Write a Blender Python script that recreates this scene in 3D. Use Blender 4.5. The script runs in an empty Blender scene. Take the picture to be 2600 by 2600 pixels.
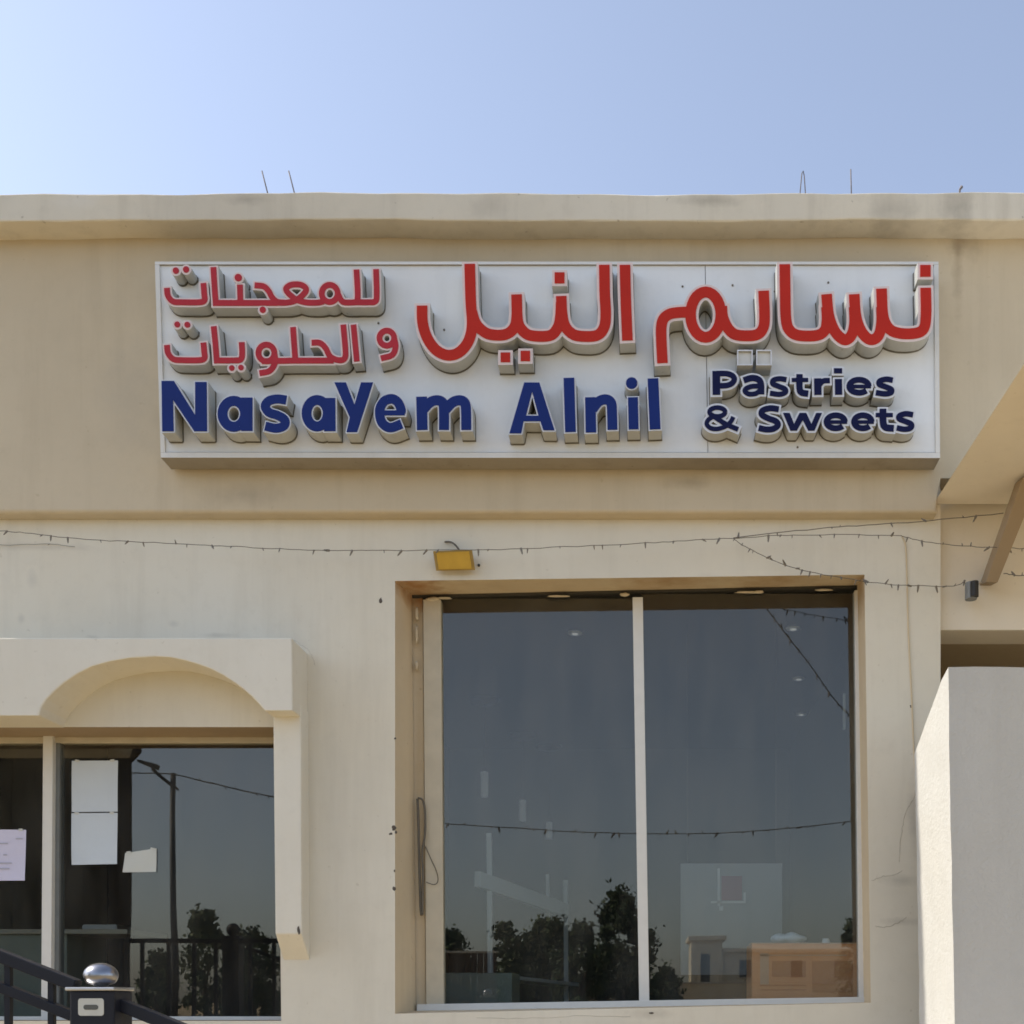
import bpy, bmesh, math, random
from mathutils import Vector, Matrix
from mathutils.geometry import delaunay_2d_cdt

random.seed(7)
R = math.radians
scene = bpy.context.scene
COL = scene.collection

# ------------------------------------------------------------------ camera, sky, sun, exposure
F, D, HX, HY, EYE = 2860.0, 7.15, 1650.0, 2540.0, 1.6   # focal length in photo pixels, distance to the shop wall, horizon point, eye height
cam_d = bpy.data.cameras.new("camera")
cam = bpy.data.objects.new("camera", cam_d)
COL.objects.link(cam)
cam.location = (0, -D, EYE)
cam.rotation_euler = (R(90), 0, 0)
cam_d.sensor_width = 36
cam_d.lens = 36 * F / 2600
cam_d.shift_x = (1300 - HX) / 2600
cam_d.shift_y = (HY - 1300) / 2600
cam_d.clip_start = 0.05
cam_d.clip_end = 900
scene.camera = cam

SUN_EL, SUN_BEHIND = 43.0, 2.5
world = bpy.data.worlds.new("World")
scene.world = world
world.use_nodes = True
wn, wl = world.node_tree.nodes, world.node_tree.links
bg = wn["Background"]
sky = wn.new("ShaderNodeTexSky")
sky.sky_type = 'NISHITA'
sky.sun_disc = False
sky.sun_elevation = R(SUN_EL)
sky.sun_rotation = R(-90 + SUN_BEHIND)
sky.air_density = 1.0
sky.dust_density = 1.6
sky.ozone_density = 4.5
sky.altitude = 100
hz = wn.new("ShaderNodeHueSaturation")      # hot hazy day: a milky, less saturated blue
hz.inputs["Saturation"].default_value = 0.68
wl.new(sky.outputs[0], hz.inputs["Color"])
wl.new(hz.outputs[0], bg.inputs[0])
bg.inputs[1].default_value = 0.121

sun_d = bpy.data.lights.new("sun", 'SUN')
sun_d.energy = 2.35
sun_d.angle = R(0.6)
sun_d.color = (1.0, 0.93, 0.82)
sun = bpy.data.objects.new("sun", sun_d)
COL.objects.link(sun)
sdir = Vector((-math.cos(R(SUN_BEHIND)) * math.cos(R(SUN_EL)), math.sin(R(SUN_BEHIND)) * math.cos(R(SUN_EL)), math.sin(R(SUN_EL))))
sun.rotation_euler = sdir.to_track_quat('Z', 'Y').to_euler()
sun.location = sdir * 40

vs = scene.view_settings
vs.view_transform = 'Standard'
vs.look = 'None'
vs.exposure = 1.1
vs.gamma = 1.0
vs.use_curve_mapping = False
scene.cycles.filter_width = 1.7
scene.cycles.max_bounces = 8
scene.cycles.diffuse_bounces = 4
scene.cycles.adaptive_threshold = 0.02
scene.cycles.transparent_max_bounces = 12

# ------------------------------------------------------------------ helpers
def W(px, py, Y=0.0):
    """photo pixel -> point on the vertical plane at depth Y"""
    d = D + Y
    return Vector(((px - HX) * d / F, Y, EYE + (HY - py) * d / F))

GLASS_Y = 0.30
def RW(px, py, Y):
    """pixel of a mirror image in the shop glass -> where the mirrored thing stands, at depth Y"""
    d = D + GLASS_Y + (GLASS_Y - Y)
    return Vector(((px - HX) * d / F, Y, EYE + (HY - py) * d / F))

def link(o, parent=None):
    COL.objects.link(o)
    if parent is not None:
        o.parent = parent
    return o

def mesh_obj(name, verts, faces, mats, parent=None, smooth=False, fmat=None):
    me = bpy.data.meshes.new(name)
    me.from_pydata([tuple(v) for v in verts], [], faces)
    if not isinstance(mats, (list, tuple)):
        mats = [mats]
    for m in mats:
        me.materials.append(m)
    if fmat:
        me.polygons.foreach_set("material_index", fmat)
    if smooth:
        me.polygons.foreach_set("use_smooth", [True] * len(me.polygons))
    me.update()
    return link(bpy.data.objects.new(name, me), parent)

def bm_obj(name, bm, mats, parent=None, smooth=False, recalc=True):
    if recalc:
        bmesh.ops.recalc_face_normals(bm, faces=bm.faces[:])
    me = bpy.data.meshes.new(name)
    bm.to_mesh(me)
    bm.free()
    if not isinstance(mats, (list, tuple)):
        mats = [mats]
    for m in mats:
        me.materials.append(m)
    if smooth:
        me.polygons.foreach_set("use_smooth", [True] * len(me.polygons))
    return link(bpy.data.objects.new(name, me), parent)

def empty(name, loc=(0, 0, 0)):
    o = bpy.data.objects.new(name, None)
    o.empty_display_size = 0.2
    COL.objects.link(o)
    return o

def tag(o, label=None, cat=None, group=None, kind=None):
    if label: o["label"] = label
    if cat: o["category"] = cat
    if group: o["group"] = group
    if kind: o["kind"] = kind
    return o

def add_box(bm, x0, x1, y0, y1, z0, z1):
    vs_ = [bm.verts.new(p) for p in ((x0, y0, z0), (x1, y0, z0), (x1, y1, z0), (x0, y1, z0),
                                    (x0, y0, z1), (x1, y0, z1), (x1, y1, z1), (x0, y1, z1))]
    for f in ((0, 3, 2, 1), (4, 5, 6, 7), (0, 1, 5, 4), (1, 2, 6, 5), (2, 3, 7, 6), (3, 0, 4, 7)):
        bm.faces.new([vs_[i] for i in f])
    return vs_

def box(name, x0, x1, y0, y1, z0, z1, mat, parent=None, bevel=0.0, seg=2):
    bm = bmesh.new()
    add_box(bm, x0, x1, y0, y1, z0, z1)
    if bevel:
        bmesh.ops.bevel(bm, geom=bm.edges[:], offset=bevel, segments=seg, affect='EDGES', profile=0.6)
    return bm_obj(name, bm, mat, parent)

def hexa(name, pts8, mat, parent=None, bevel=0.0):
    """box from eight corner points: four of the near face, four of the far face, same order"""
    bm = bmesh.new()
    v = [bm.verts.new(p) for p in pts8]
    for f in ((0, 1, 2, 3), (7, 6, 5, 4), (0, 4, 5, 1), (1, 5, 6, 2), (2, 6, 7, 3), (3, 7, 4, 0)):
        bm.faces.new([v[i] for i in f])
    if bevel:
        bmesh.ops.bevel(bm, geom=bm.edges[:], offset=bevel, segments=2, affect='EDGES', profile=0.6)
    return bm_obj(name, bm, mat, parent)

def add_tube(bm, pts, r, n=6, cap=True):
    pts = [Vector(p) for p in pts]
    rings = []
    for i, p in enumerate(pts):
        a = pts[max(i - 1, 0)]
        b = pts[min(i + 1, len(pts) - 1)]
        t = (b - a).normalized()
        up = Vector((0, 0, 1)) if abs(t.z) < 0.9 else Vector((0, 1, 0))
        u = t.cross(up).normalized()
        w = t.cross(u)
        rr = r[i] if isinstance(r, (list, tuple)) else r
        rings.append([bm.verts.new(p + (u * math.cos(2 * math.pi * k / n) + w * math.sin(2 * math.pi * k / n)) * rr) for k in range(n)])
    for i in range(len(rings) - 1):
        for k in range(n):
            bm.faces.new((rings[i][k], rings[i][(k + 1) % n], rings[i + 1][(k + 1) % n], rings[i + 1][k]))
    if cap:
        bm.faces.new(rings[0][::-1])
        bm.faces.new(rings[-1])

def tube(name, pts, r, mat, parent=None, n=6, smooth=True):
    bm = bmesh.new()
    add_tube(bm, pts, r, n)
    return bm_obj(name, bm, mat, parent, smooth)

def lathe(name, prof, mat, loc, parent=None, n=24, axis='Z', smooth=True):
    bm = bmesh.new()
    rings = []
    for (r, h) in prof:
        ring = []
        for k in range(n):
            a = 2 * math.pi * k / n
            p = Vector((r * math.cos(a), r * math.sin(a), h))
            if axis == 'Y':
                p = Vector((p.x, -p.z, p.y))
            ring.append(bm.verts.new(p + Vector(loc)))
        rings.append(ring)
    for i in range(len(rings) - 1):
        for k in range(n):
            bm.faces.new((rings[i][k], rings[i][(k + 1) % n], rings[i + 1][(k + 1) % n], rings[i + 1][k]))
    bm.faces.new(rings[0][::-1])
    bm.faces.new(rings[-1])
    return bm_obj(name, bm, mat, parent, smooth)

def catmull(pts, sub=5, closed=False):
    P = [Vector(p) for p in pts]
    n = len(P)
    out = []
    rng = range(n) if closed else range(n - 1)
    for i in rng:
        if closed:
            p0, p1, p2, p3 = P[(i - 1) % n], P[i], P[(i + 1) % n], P[(i + 2) % n]
        else:
            p1, p2 = P[i], P[i + 1]
            p0 = P[i - 1] if i > 0 else p1 * 2 - p2
            p3 = P[i + 2] if i + 2 < n else p2 * 2 - p1
        for k in range(sub):
            t = k / sub
            out.append(0.5 * ((2 * p1) + (p2 - p0) * t + (2 * p0 - 5 * p1 + 4 * p2 - p3) * t * t + (3 * p1 - p0 - 3 * p2 + p3) * t ** 3))
    if not closed:
        out.append(P[-1])
    return out

# ------------------------------------------------------------------ materials
def new_mat(name):
    m = bpy.data.materials.new(name)
    m.use_nodes = True
    return m, m.node_tree.nodes, m.node_tree.links, m.node_tree.nodes["Principled BSDF"]

def simple(name, col, rough=0.6, metal=0.0, noise=0.0, nscale=8.0, spec=0.5, bump=0.0):
    m, n, l, b = new_mat(name)
    b.inputs["Roughness"].default_value = rough
    b.inputs["Metallic"].default_value = metal
    b.inputs["Specular IOR Level"].default_value = spec
    if noise > 0:
        g = n.new("ShaderNodeNewGeometry")
        t = n.new("ShaderNodeTexNoise")
        t.inputs["Scale"].default_value = nscale
        t.inputs["Detail"].default_value = 6
        l.new(g.outputs["Position"], t.inputs["Vector"])
        mx = n.new("ShaderNodeMix")
        mx.data_type = 'RGBA'
        mx.inputs[6].default_value = tuple(c * (1 - noise) for c in col) + (1,)
        mx.inputs[7].default_value = tuple(min(1, c * (1 + noise)) for c in col) + (1,)
        l.new(t.outputs["Fac"], mx.inputs[0])
        l.new(mx.outputs[2], b.inputs["Base Color"])
        if bump:
            bp = n.new("ShaderNodeBump")
            bp.inputs["Strength"].default_value = bump
            bp.inputs["Distance"].default_value = 0.01
            l.new(t.outputs["Fac"], bp.inputs["Height"])
            l.new(bp.outputs[0], b.inputs["Normal"])
    else:
        b.inputs["Base Color"].default_value = tuple(col) + (1,)
    return m

def plaster(name, col, dirt, blotch=0.5, streak=0.35, grain=0.25, gscale=160.0, rough=0.9, seed=0.0, spots=0.5, stains=(), gdist=0.004):
    m, n, l, b = new_mat(name)
    b.inputs["Roughness"].default_value = rough
    b.inputs["Specular IOR Level"].default_value = 0.2
    g = n.new("ShaderNodeNewGeometry")
    off = n.new("ShaderNodeVectorMath")
    off.operation = 'ADD'
    off.inputs[1].default_value = (seed * 3.1, seed * 1.7, seed * 2.3)
    l.new(g.outputs["Position"], off.inputs[0])

    def noise(scale, detail=5, rough_=0.6, stretch=None):
        t = n.new("ShaderNodeTexNoise")
        t.inputs["Scale"].default_value = scale
        t.inputs["Detail"].default_value = detail
        t.inputs["Roughness"].default_value = rough_
        if stretch:
            mp = n.new("ShaderNodeMapping")
            mp.inputs["Scale"].default_value = stretch
            l.new(off.outputs[0], mp.inputs["Vector"])
            l.new(mp.outputs[0], t.inputs["Vector"])
        else:
            l.new(off.outputs[0], t.inputs["Vector"])
        return t

    def ramp(src, a, b_, hi=1.0):
        r = n.new("ShaderNodeMapRange")
        r.inputs["From Min"].default_value = a
        r.inputs["From Max"].default_value = b_
        r.inputs["To Max"].default_value = hi
        l.new(src.outputs["Fac"], r.inputs["Value"])
        return r

    def mix(fac, c0, c1):
        mx = n.new("ShaderNodeMix")
        mx.data_type = 'RGBA'
        l.new(fac.outputs[0], mx.inputs[0])
        for sock, c in ((6, c0), (7, c1)):
            if isinstance(c, tuple):
                mx.inputs[sock].default_value = c + (1,)
            else:
                l.new(c.outputs[2], mx.inputs[sock])
        return mx

    big = ramp(noise(0.9, 4), 0.38, 0.72, blotch)
    strk = ramp(noise(2.2, 6, 0.65, (2.6, 2.6, 0.22)), 0.50, 0.78, streak)
    fine = ramp(noise(11, 8, 0.7), 0.52, 0.80, 0.30)
    spot = ramp(noise(23, 3, 0.5), 0.69, 0.76, spots)
    warm = ramp(noise(0.55, 3), 0.45, 0.68, 0.5)
    light = tuple(min(1, c * 1.04) for c in col)
    c = mix(warm, light, (col[0] * 1.02, col[1] * 0.985, col[2] * 0.925))
    c = mix(big, c, tuple(0.6 * a + 0.4 * d for a, d in zip(col, dirt)))
    c = mix(strk, c, tuple(0.45 * a + 0.55 * d for a, d in zip(col, dirt)))
    c = mix(fine, c, tuple(0.55 * a + 0.45 * d for a, d in zip(col, dirt)))
    c = mix(spot, c, dirt)
    if stains:
        wob = noise(9, 5, 0.6)
    for (px, py, rx, rz, Yp, k, scol) in stains:            # single stains of their own shape, placed in metres on the wall
        ctr = W(px, py, Yp)
        sub = n.new("ShaderNodeVectorMath"); sub.operation = 'SUBTRACT'
        l.new(g.outputs["Position"], sub.inputs[0]); sub.inputs[1].default_value = ctr
        mul = n.new("ShaderNodeVectorMath"); mul.operation = 'MULTIPLY'
        mul.inputs[1].default_value = (400.0 / rx, 0.0, 400.0 / rz)
        l.new(sub.outputs[0], mul.inputs[0])
        ln_ = n.new("ShaderNodeVectorMath"); ln_.operation = 'LENGTH'
        l.new(mul.outputs[0], ln_.inputs[0])
        ad = n.new("ShaderNodeMath"); ad.operation = 'MULTIPLY_ADD'
        ad.inputs[1].default_value = 1.6; l.new(wob.outputs["Fac"], ad.inputs[0]); l.new(ln_.outputs["Value"], ad.inputs[2])
        mr_ = n.new("ShaderNodeMapRange")
        mr_.inputs["From Min"].default_value = 1.9; mr_.inputs["From Max"].default_value = 0.85
        mr_.inputs["To Max"].default_value = k
        l.new(ad.outputs[0], mr_.inputs["Value"])
        c = mix(mr_, c, scol)
    l.new(c.outputs[2], b.inputs["Base Color"])
    gn = noise(gscale, 4, 0.6)
    un = noise(5.0, 4, 0.5)
    b1 = n.new("ShaderNodeBump")
    b1.inputs["Strength"].default_value = grain
    b1.inputs["Distance"].default_value = gdist
    l.new(gn.outputs["Fac"], b1.inputs["Height"])
    b2 = n.new("ShaderNodeBump")
    b2.inputs["Strength"].default_value = 0.22
    b2.inputs["Distance"].default_value = 0.02
    l.new(un.outputs["Fac"], b2.inputs["Height"])
    l.new(b1.outputs[0], b2.inputs["Normal"])
    l.new(b2.outputs[0], b.inputs["Normal"])
    return m

def glass_mat(name, tint, f0=0.066):
    """thin pane: mirror reflection by angle (Schlick), the rest passes straight through, tinted"""
    m = bpy.data.materials.new(name)
    m.use_nodes = True
    n, l = m.node_tree.nodes, m.node_tree.links
    n.clear()
    out = n.new("ShaderNodeOutputMaterial")
    g = n.new("ShaderNodeNewGeometry")
    dot = n.new("ShaderNodeVectorMath"); dot.operation = 'DOT_PRODUCT'
    l.new(g.outputs["Normal"], dot.inputs[0]); l.new(g.outputs["Incoming"], dot.inputs[1])
    ab = n.new("ShaderNodeMath"); ab.operation = 'ABSOLUTE'; l.new(dot.outputs["Value"], ab.inputs[0])
    inv = n.new("ShaderNodeMath"); inv.operation = 'SUBTRACT'; inv.inputs[0].default_value = 1.0; l.new(ab.outputs[0], inv.inputs[1])
    pw = n.new("ShaderNodeMath"); pw.operation = 'POWER'; pw.inputs[1].default_value = 5.0; l.new(inv.outputs[0], pw.inputs[0])
    mr = n.new("ShaderNodeMapRange"); mr.inputs["To Min"].default_value = f0; l.new(pw.outputs[0], mr.inputs["Value"])
    gl = n.new("ShaderNodeBsdfGlossy"); gl.inputs["Roughness"].default_value = 0.0
    gl.inputs["Color"].default_value = (1.0, 0.925, 0.83, 1)
    no = n.new("ShaderNodeTexNoise"); no.inputs["Scale"].default_value = 1.1; no.inputs["Detail"].default_value = 1
    l.new(g.outputs["Position"], no.inputs["Vector"])
    bp = n.new("ShaderNodeBump"); bp.inputs["Strength"].default_value = 0.05; bp.inputs["Distance"].default_value = 0.02
    l.new(no.outputs["Fac"], bp.inputs["Height"]); l.new(bp.outputs[0], gl.inputs["Normal"])
    tr = n.new("ShaderNodeBsdfTransparent"); tr.inputs["Color"].default_value = tuple(tint) + (1,)
    mx = n.new("ShaderNodeMixShader")
    l.new(mr.outputs[0], mx.inputs[0]); l.new(tr.outputs[0], mx.inputs[1]); l.new(gl.outputs[0], mx.inputs[2])
    # a thin uneven film of dust on the pane
    du = n.new("ShaderNodeBsdfDiffuse"); du.inputs["Color"].default_value = (0.55, 0.52, 0.46, 1)
    mp = n.new("ShaderNodeMapping"); mp.inputs["Scale"].default_value = (3.0, 1.0, 0.8); l.new(g.outputs["Position"], mp.inputs["Vector"])
    dn = n.new("ShaderNodeTexNoise"); dn.inputs["Scale"].default_value = 2.2; dn.inputs["Detail"].default_value = 7; l.new(mp.outputs[0], dn.inputs["Vector"])
    dr = n.new("ShaderNodeMapRange"); dr.inputs["From Min"].default_value = 0.35; dr.inputs["From Max"].default_value = 0.8
    dr.inputs["To Min"].default_value = 0.004; dr.inputs["To Max"].default_value = 0.042; l.new(dn.outputs["Fac"], dr.inputs["Value"])
    m2 = n.new("ShaderNodeMixShader")
    l.new(dr.outputs[0], m2.inputs[0]); l.new(mx.outputs[0], m2.inputs[1]); l.new(du.outputs[0], m2.inputs[2])
    l.new(m2.outputs[0], out.inputs[0])
    return m

def emit_mat(name, col, strength):
    m, n, l, b = new_mat(name)
    b.inputs["Base Color"].default_value = tuple(col) + (1,)
    b.inputs["Emission Color"].default_value = tuple(col) + (1,)
    b.inputs["Emission Strength"].default_value = strength
    return m

M = {}
M['wall'] = plaster("plaster_lower_wall", (0.675, 0.635, 0.53), (0.43, 0.38, 0.285), 0.48, 0.40, 0.22, 150, seed=1, spots=0.35, stains=((2325, 2090, 26, 120, 0, 0.45, (0.34, 0.31, 0.27)), (2285, 2235, 60, 16, 0, 0.4, (0.33, 0.31, 0.26)), (2290, 2340, 55, 12, 0, 0.4, (0.34, 0.31, 0.26)),
    (440, 1584, 16, 9, 0, 0.28, (0.36, 0.34, 0.30)), (82, 1470, 14, 26, 0, 0.25, (0.40, 0.38, 0.34)), (54, 1570, 10, 14, 0, 0.28, (0.38, 0.36, 0.32)), (555, 1613, 44, 7, 0, 0.28, (0.34, 0.31, 0.26)), (236, 1619, 20, 7, 0, 0.28, (0.34, 0.31, 0.26)),
    (760, 1900, 26, 330, 0, 0.35, (0.56, 0.48, 0.37)), (100, 1390, 160, 10, 0, 0.35, (0.45, 0.42, 0.36)), (1650, 2575, 60, 16, 0, 0.4, (0.33, 0.29, 0.23))))
M['surround'] = plaster("plaster_window_surround", (0.69, 0.655, 0.56), (0.46, 0.41, 0.31), 0.30, 0.20, 0.2, 150, seed=4, spots=0.3)
M['fascia'] = plaster("plaster_fascia", (0.545, 0.465, 0.335), (0.33, 0.265, 0.17), 0.45, 0.5, 0.22, 150, seed=2, spots=0.25, stains=((2432, 640, 16, 170, -0.1, 0.5, (0.27, 0.21, 0.14)), (2445, 610, 55, 50, -0.1, 0.5, (0.26, 0.21, 0.15)),
    (1750, 1225, 60, 25, -0.1, 0.45, (0.28, 0.23, 0.16)), (620, 1255, 120, 30, -0.1, 0.35, (0.30, 0.25, 0.19)), (330, 1000, 90, 160, -0.1, 0.3, (0.36, 0.32, 0.26))))
M['cornice'] = plaster("plaster_cornice", (0.62, 0.575, 0.475), (0.28, 0.24, 0.18), 0.60, 0.55, 0.35, 120, seed=3, spots=0.6, stains=((2268, 522, 60, 42, -0.3, 0.36, (0.20, 0.18, 0.15)), (2440, 518, 52, 50, -0.3, 0.42, (0.18, 0.16, 0.13)),
    (1800, 500, 90, 16, -0.3, 0.4, (0.22, 0.20, 0.16)), (620, 498, 70, 16, -0.3, 0.4, (0.24, 0.21, 0.17)), (1250, 512, 60, 30, -0.3, 0.25, (0.25, 0.22, 0.18)), (190, 500, 60, 20, -0.3, 0.5, (0.68, 0.64, 0.56))))
M['canopy'] = plaster("plaster_canopy", (0.78, 0.715, 0.60), (0.50, 0.43, 0.33), 0.3, 0.15, 0.2, 150, seed=5, spots=0.2)
M['brace'] = plaster("plaster_shaded_reveal", (0.34, 0.26, 0.17), (0.22, 0.16, 0.10), 0.4, 0.3, 0.2, 150, seed=6, spots=0.2)
M['pier'] = plaster("rough_render_pier", (0.495, 0.49, 0.46), (0.34, 0.33, 0.30), 0.55, 0.35, 1.0, 42, seed=7, spots=0.2, gdist=0.005)
M['jamb'] = plaster("plaster_reveal", (0.64, 0.535, 0.37), (0.38, 0.27, 0.15), 0.45, 0.5, 0.2, 150, seed=8, spots=0.4, stains=((1062, 1508, 75, 34, 0.2, 0.85, (0.36, 0.17, 0.06)), (1150, 1512, 80, 14, 0.2, 0.6, (0.34, 0.19, 0.08)), (1700, 1495, 150, 16, 0.2, 0.6, (0.38, 0.22, 0.09)),
    (1960, 1488, 100, 14, 0.2, 0.55, (0.38, 0.22, 0.09)), (2180, 1520, 30, 70, 0.2, 0.6, (0.34, 0.21, 0.10)), (1054, 1900, 10, 300, 0.2, 0.3, (0.40, 0.29, 0.16))))
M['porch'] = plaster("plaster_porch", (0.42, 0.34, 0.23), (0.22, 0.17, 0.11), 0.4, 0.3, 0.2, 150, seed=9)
M['ground'] = simple("street_dust_asphalt", (0.37, 0.275, 0.145), 0.95, noise=0.25, nscale=1.5, bump=0.3)
M['terrace'] = simple("terrace_tiles", (0.50, 0.385, 0.22), 0.7, noise=0.12, nscale=3)
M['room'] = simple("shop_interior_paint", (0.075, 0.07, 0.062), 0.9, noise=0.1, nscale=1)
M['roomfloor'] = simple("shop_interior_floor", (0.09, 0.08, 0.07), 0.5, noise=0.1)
M['sign_panel'] = plaster("sign_sheet", (0.68, 0.70, 0.71), (0.46, 0.46, 0.44), 0.40, 0.30, 0.03, 60, rough=0.42, seed=11, spots=0.15)
M['sign_frame'] = plaster("sign_trim", (0.64, 0.64, 0.62), (0.36, 0.34, 0.30), 0.4, 0.4, 0.05, 60, rough=0.5, seed=12, spots=0.3)
M['sign_under_shade'] = plaster("sign_underside_shade_dirt", (0.30, 0.265, 0.21), (0.11, 0.08, 0.05), 0.7, 0.6, 0.08, 60, rough=0.6, seed=13, spots=0.5)  # shade below the sign is mixed into this darker, dirty colour
M['rusty_gap_shadow'] = simple("rusty_gap_shadow", (0.085, 0.055, 0.03), 0.9, noise=0.4, nscale=9)  # rust and the shadow below the sign in one dark colour
M['return'] = plaster("letter_return_metal", (0.44, 0.45, 0.435), (0.18, 0.165, 0.13), 0.6, 0.55, 0.05, 80, rough=0.5, seed=14, spots=0.5)
M['rim_pink'] = simple("letter_trim_pinkish", (0.66, 0.55, 0.52), 0.45, noise=0.08, nscale=30)
M['rim_white'] = simple("letter_trim_white", (0.60, 0.62, 0.66), 0.45, noise=0.08, nscale=30)
M['red'] = simple("red_acrylic", (0.44, 0.024, 0.013), 0.55, noise=0.12, nscale=5, spec=0.15)
M['crimson'] = simple("faded_crimson_acrylic", (0.40, 0.030, 0.042), 0.55, noise=0.18, nscale=12, spec=0.15)
M['blue'] = simple("blue_acrylic", (0.009, 0.024, 0.145), 0.55, noise=0.14, nscale=6, spec=0.15)
M['navy'] = simple("navy_acrylic", (0.005, 0.007, 0.045), 0.55, noise=0.12, nscale=6, spec=0.15)
M['gap_shadow_grime'] = simple("shaded_grimy_letter_base", (0.11, 0.10, 0.075), 0.8, noise=0.4, nscale=20)  # shadow gap behind the letters put into the colour, along with grime
M['hollow'] = simple("letter_hollow_inside", (0.60, 0.60, 0.57), 0.7, noise=0.1, nscale=30)
M['glass'] = glass_mat("shop_glass", (0.80, 0.83, 0.83))
M['alu'] = simple("white_painted_aluminium", (0.68, 0.665, 0.61), 0.45, noise=0.06, nscale=15)
M['cream'] = simple("cream_frame_paint", (0.52, 0.46, 0.34), 0.6, noise=0.16, nscale=10)
M['frame_reflect'] = simple("grey_sash_reflection", (0.17, 0.18, 0.175), 0.5, noise=0.2, nscale=12)  # dark grey stands in for a reflection on the frame side
M['darkgap'] = simple("sealant_gap", (0.05, 0.045, 0.035), 0.9, noise=0.3, nscale=30)
M['foam'] = simple("dried_foam", (0.58, 0.50, 0.36), 0.9, noise=0.25, nscale=40)
M['black'] = simple("black_rubber", (0.02, 0.02, 0.02), 0.6)
M['wire'] = simple("dusty_dark_wire", (0.13, 0.115, 0.09), 0.8, noise=0.2, nscale=30)
M['bulb'] = simple("dusty_lamp_tip", (0.17, 0.15, 0.12), 0.6, noise=0.3, nscale=60)
M['yellow'] = simple("yellowed_lens", (0.50, 0.30, 0.035), 0.35, noise=0.18, nscale=14)
M['yellow_frame'] = simple("yellowed_housing", (0.32, 0.21, 0.05), 0.6, noise=0.2, nscale=20)
M['iron'] = simple("navy_black_iron_paint", (0.010, 0.011, 0.017), 0.45, noise=0.25, nscale=15, spec=0.3)
M['chrome'] = simple("chrome", (0.32, 0.32, 0.34), 0.28, 1.0)
M['plate'] = simple("brushed_plate", (0.55, 0.54, 0.52), 0.35, 0.9)
M['sticker'] = simple("pale_sticker", (0.55, 0.54, 0.47), 0.6, noise=0.08, nscale=40)
M['sticker_mark'] = simple("sticker_print", (0.10, 0.10, 0.085), 0.6)
M['paper_blue'] = simple("cool_white_paper", (0.56, 0.62, 0.67), 0.8, noise=0.05, nscale=5)
M['paper_lav'] = simple("lavender_paper", (0.60, 0.59, 0.74), 0.8, noise=0.05, nscale=5)
M['paper_white'] = simple("warm_white_paper", (0.56, 0.58, 0.54), 0.8, noise=0.05, nscale=5)
M['tape_clear'] = simple("yellowed_tape", (0.54, 0.55, 0.50), 0.3)
M['print'] = simple("faint_print", (0.42, 0.42, 0.50), 0.8)
M['rust'] = simple("rusty_steel", (0.17, 0.15, 0.15), 0.85, noise=0.3, nscale=30)
M['crackline'] = simple("crack_dust", (0.38, 0.34, 0.27), 0.95)
M['chip'] = simple("plaster_hole", (0.09, 0.075, 0.06), 0.95, noise=0.3, nscale=50)
M['carton'] = simple("orange_brown_carton", (0.80, 0.38, 0.17), 0.8, noise=0.10, nscale=6)
M['carton_print'] = simple("carton_print", (0.60, 0.27, 0.115), 0.8)
M['tape'] = simple("carton_tape", (0.66, 0.42, 0.26), 0.4)
M['plastic'] = simple("clear_white_plastic", (0.62, 0.68, 0.74), 0.3, noise=0.15, nscale=30)
M['board'] = simple("pale_menu_board", (0.30, 0.31, 0.31), 0.7, noise=0.04)
M['pink'] = simple("pink_print", (0.26, 0.09, 0.12), 0.7)
M['white_int'] = simple("white_shop_fitting", (0.70, 0.71, 0.70), 0.5, noise=0.05)
M['tube_lamp'] = emit_mat("pendant_lamp_glow", (0.62, 0.64, 0.66), 0.03)
M['spot_lamp'] = emit_mat("ceiling_spot_glow", (0.9, 0.88, 0.84), 0.14)
M['green_int'] = simple("grey_green_counter", (0.30, 0.33, 0.27), 0.6, noise=0.1)
M['counter'] = simple("counter_top", (0.45, 0.42, 0.34), 0.4, noise=0.1)
M['kiosk'] = simple("dark_brown_boards", (0.035, 0.028, 0.022), 0.8, noise=0.2)
M['pole'] = simple("dark_lamp_post_paint", (0.035, 0.037, 0.042), 0.5)
M['house'] = simple("cream_house_wall", (0.70, 0.62, 0.46), 0.9, noise=0.08, nscale=2)
M['house_glass'] = simple("dark_house_window", (0.03, 0.035, 0.045), 0.15)
M['bark'] = simple("bark", (0.10, 0.075, 0.05), 0.95, noise=0.3, nscale=10)
M['leaf_dark'] = simple("dark_leaves", (0.055, 0.085, 0.030), 0.7, noise=0.35, nscale=3)
M['leaf_mid'] = simple("mid_leaves", (0.105, 0.135, 0.060), 0.7, noise=0.35, nscale=3)
M['fence'] = simple("brown_fence_boards", (0.085, 0.06, 0.04), 0.9, noise=0.2, nscale=3)
M['coping'] = simple("pale_coping", (0.50, 0.47, 0.40), 0.9, noise=0.1)
M['camera_grey'] = simple("grey_plastic", (0.20, 0.21, 0.21), 0.5)

# ------------------------------------------------------------------ ground
gs = 420
tag(mesh_obj("ground", [(-gs, -gs, 0), (gs, -gs, 0), (gs, gs, 0), (-gs, gs, 0)], [(0, 1, 2, 3)], M['ground']), kind="structure")
TZ = 0.86
terr = tag(box("terrace", -6.5, 9.0, -3.15, 0.0, 0.004, TZ, M['terrace'], bevel=0.01), kind="structure")
steps = tag(empty("steps"), kind="structure")
for i in range(4):
    box("step", -6.3, 8.8, -3.15 - 0.32 * (i + 1), -3.152 - 0.32 * i, 0.004, TZ - 0.172 * (i + 1), M['terrace'], steps, 0.01)

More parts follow.
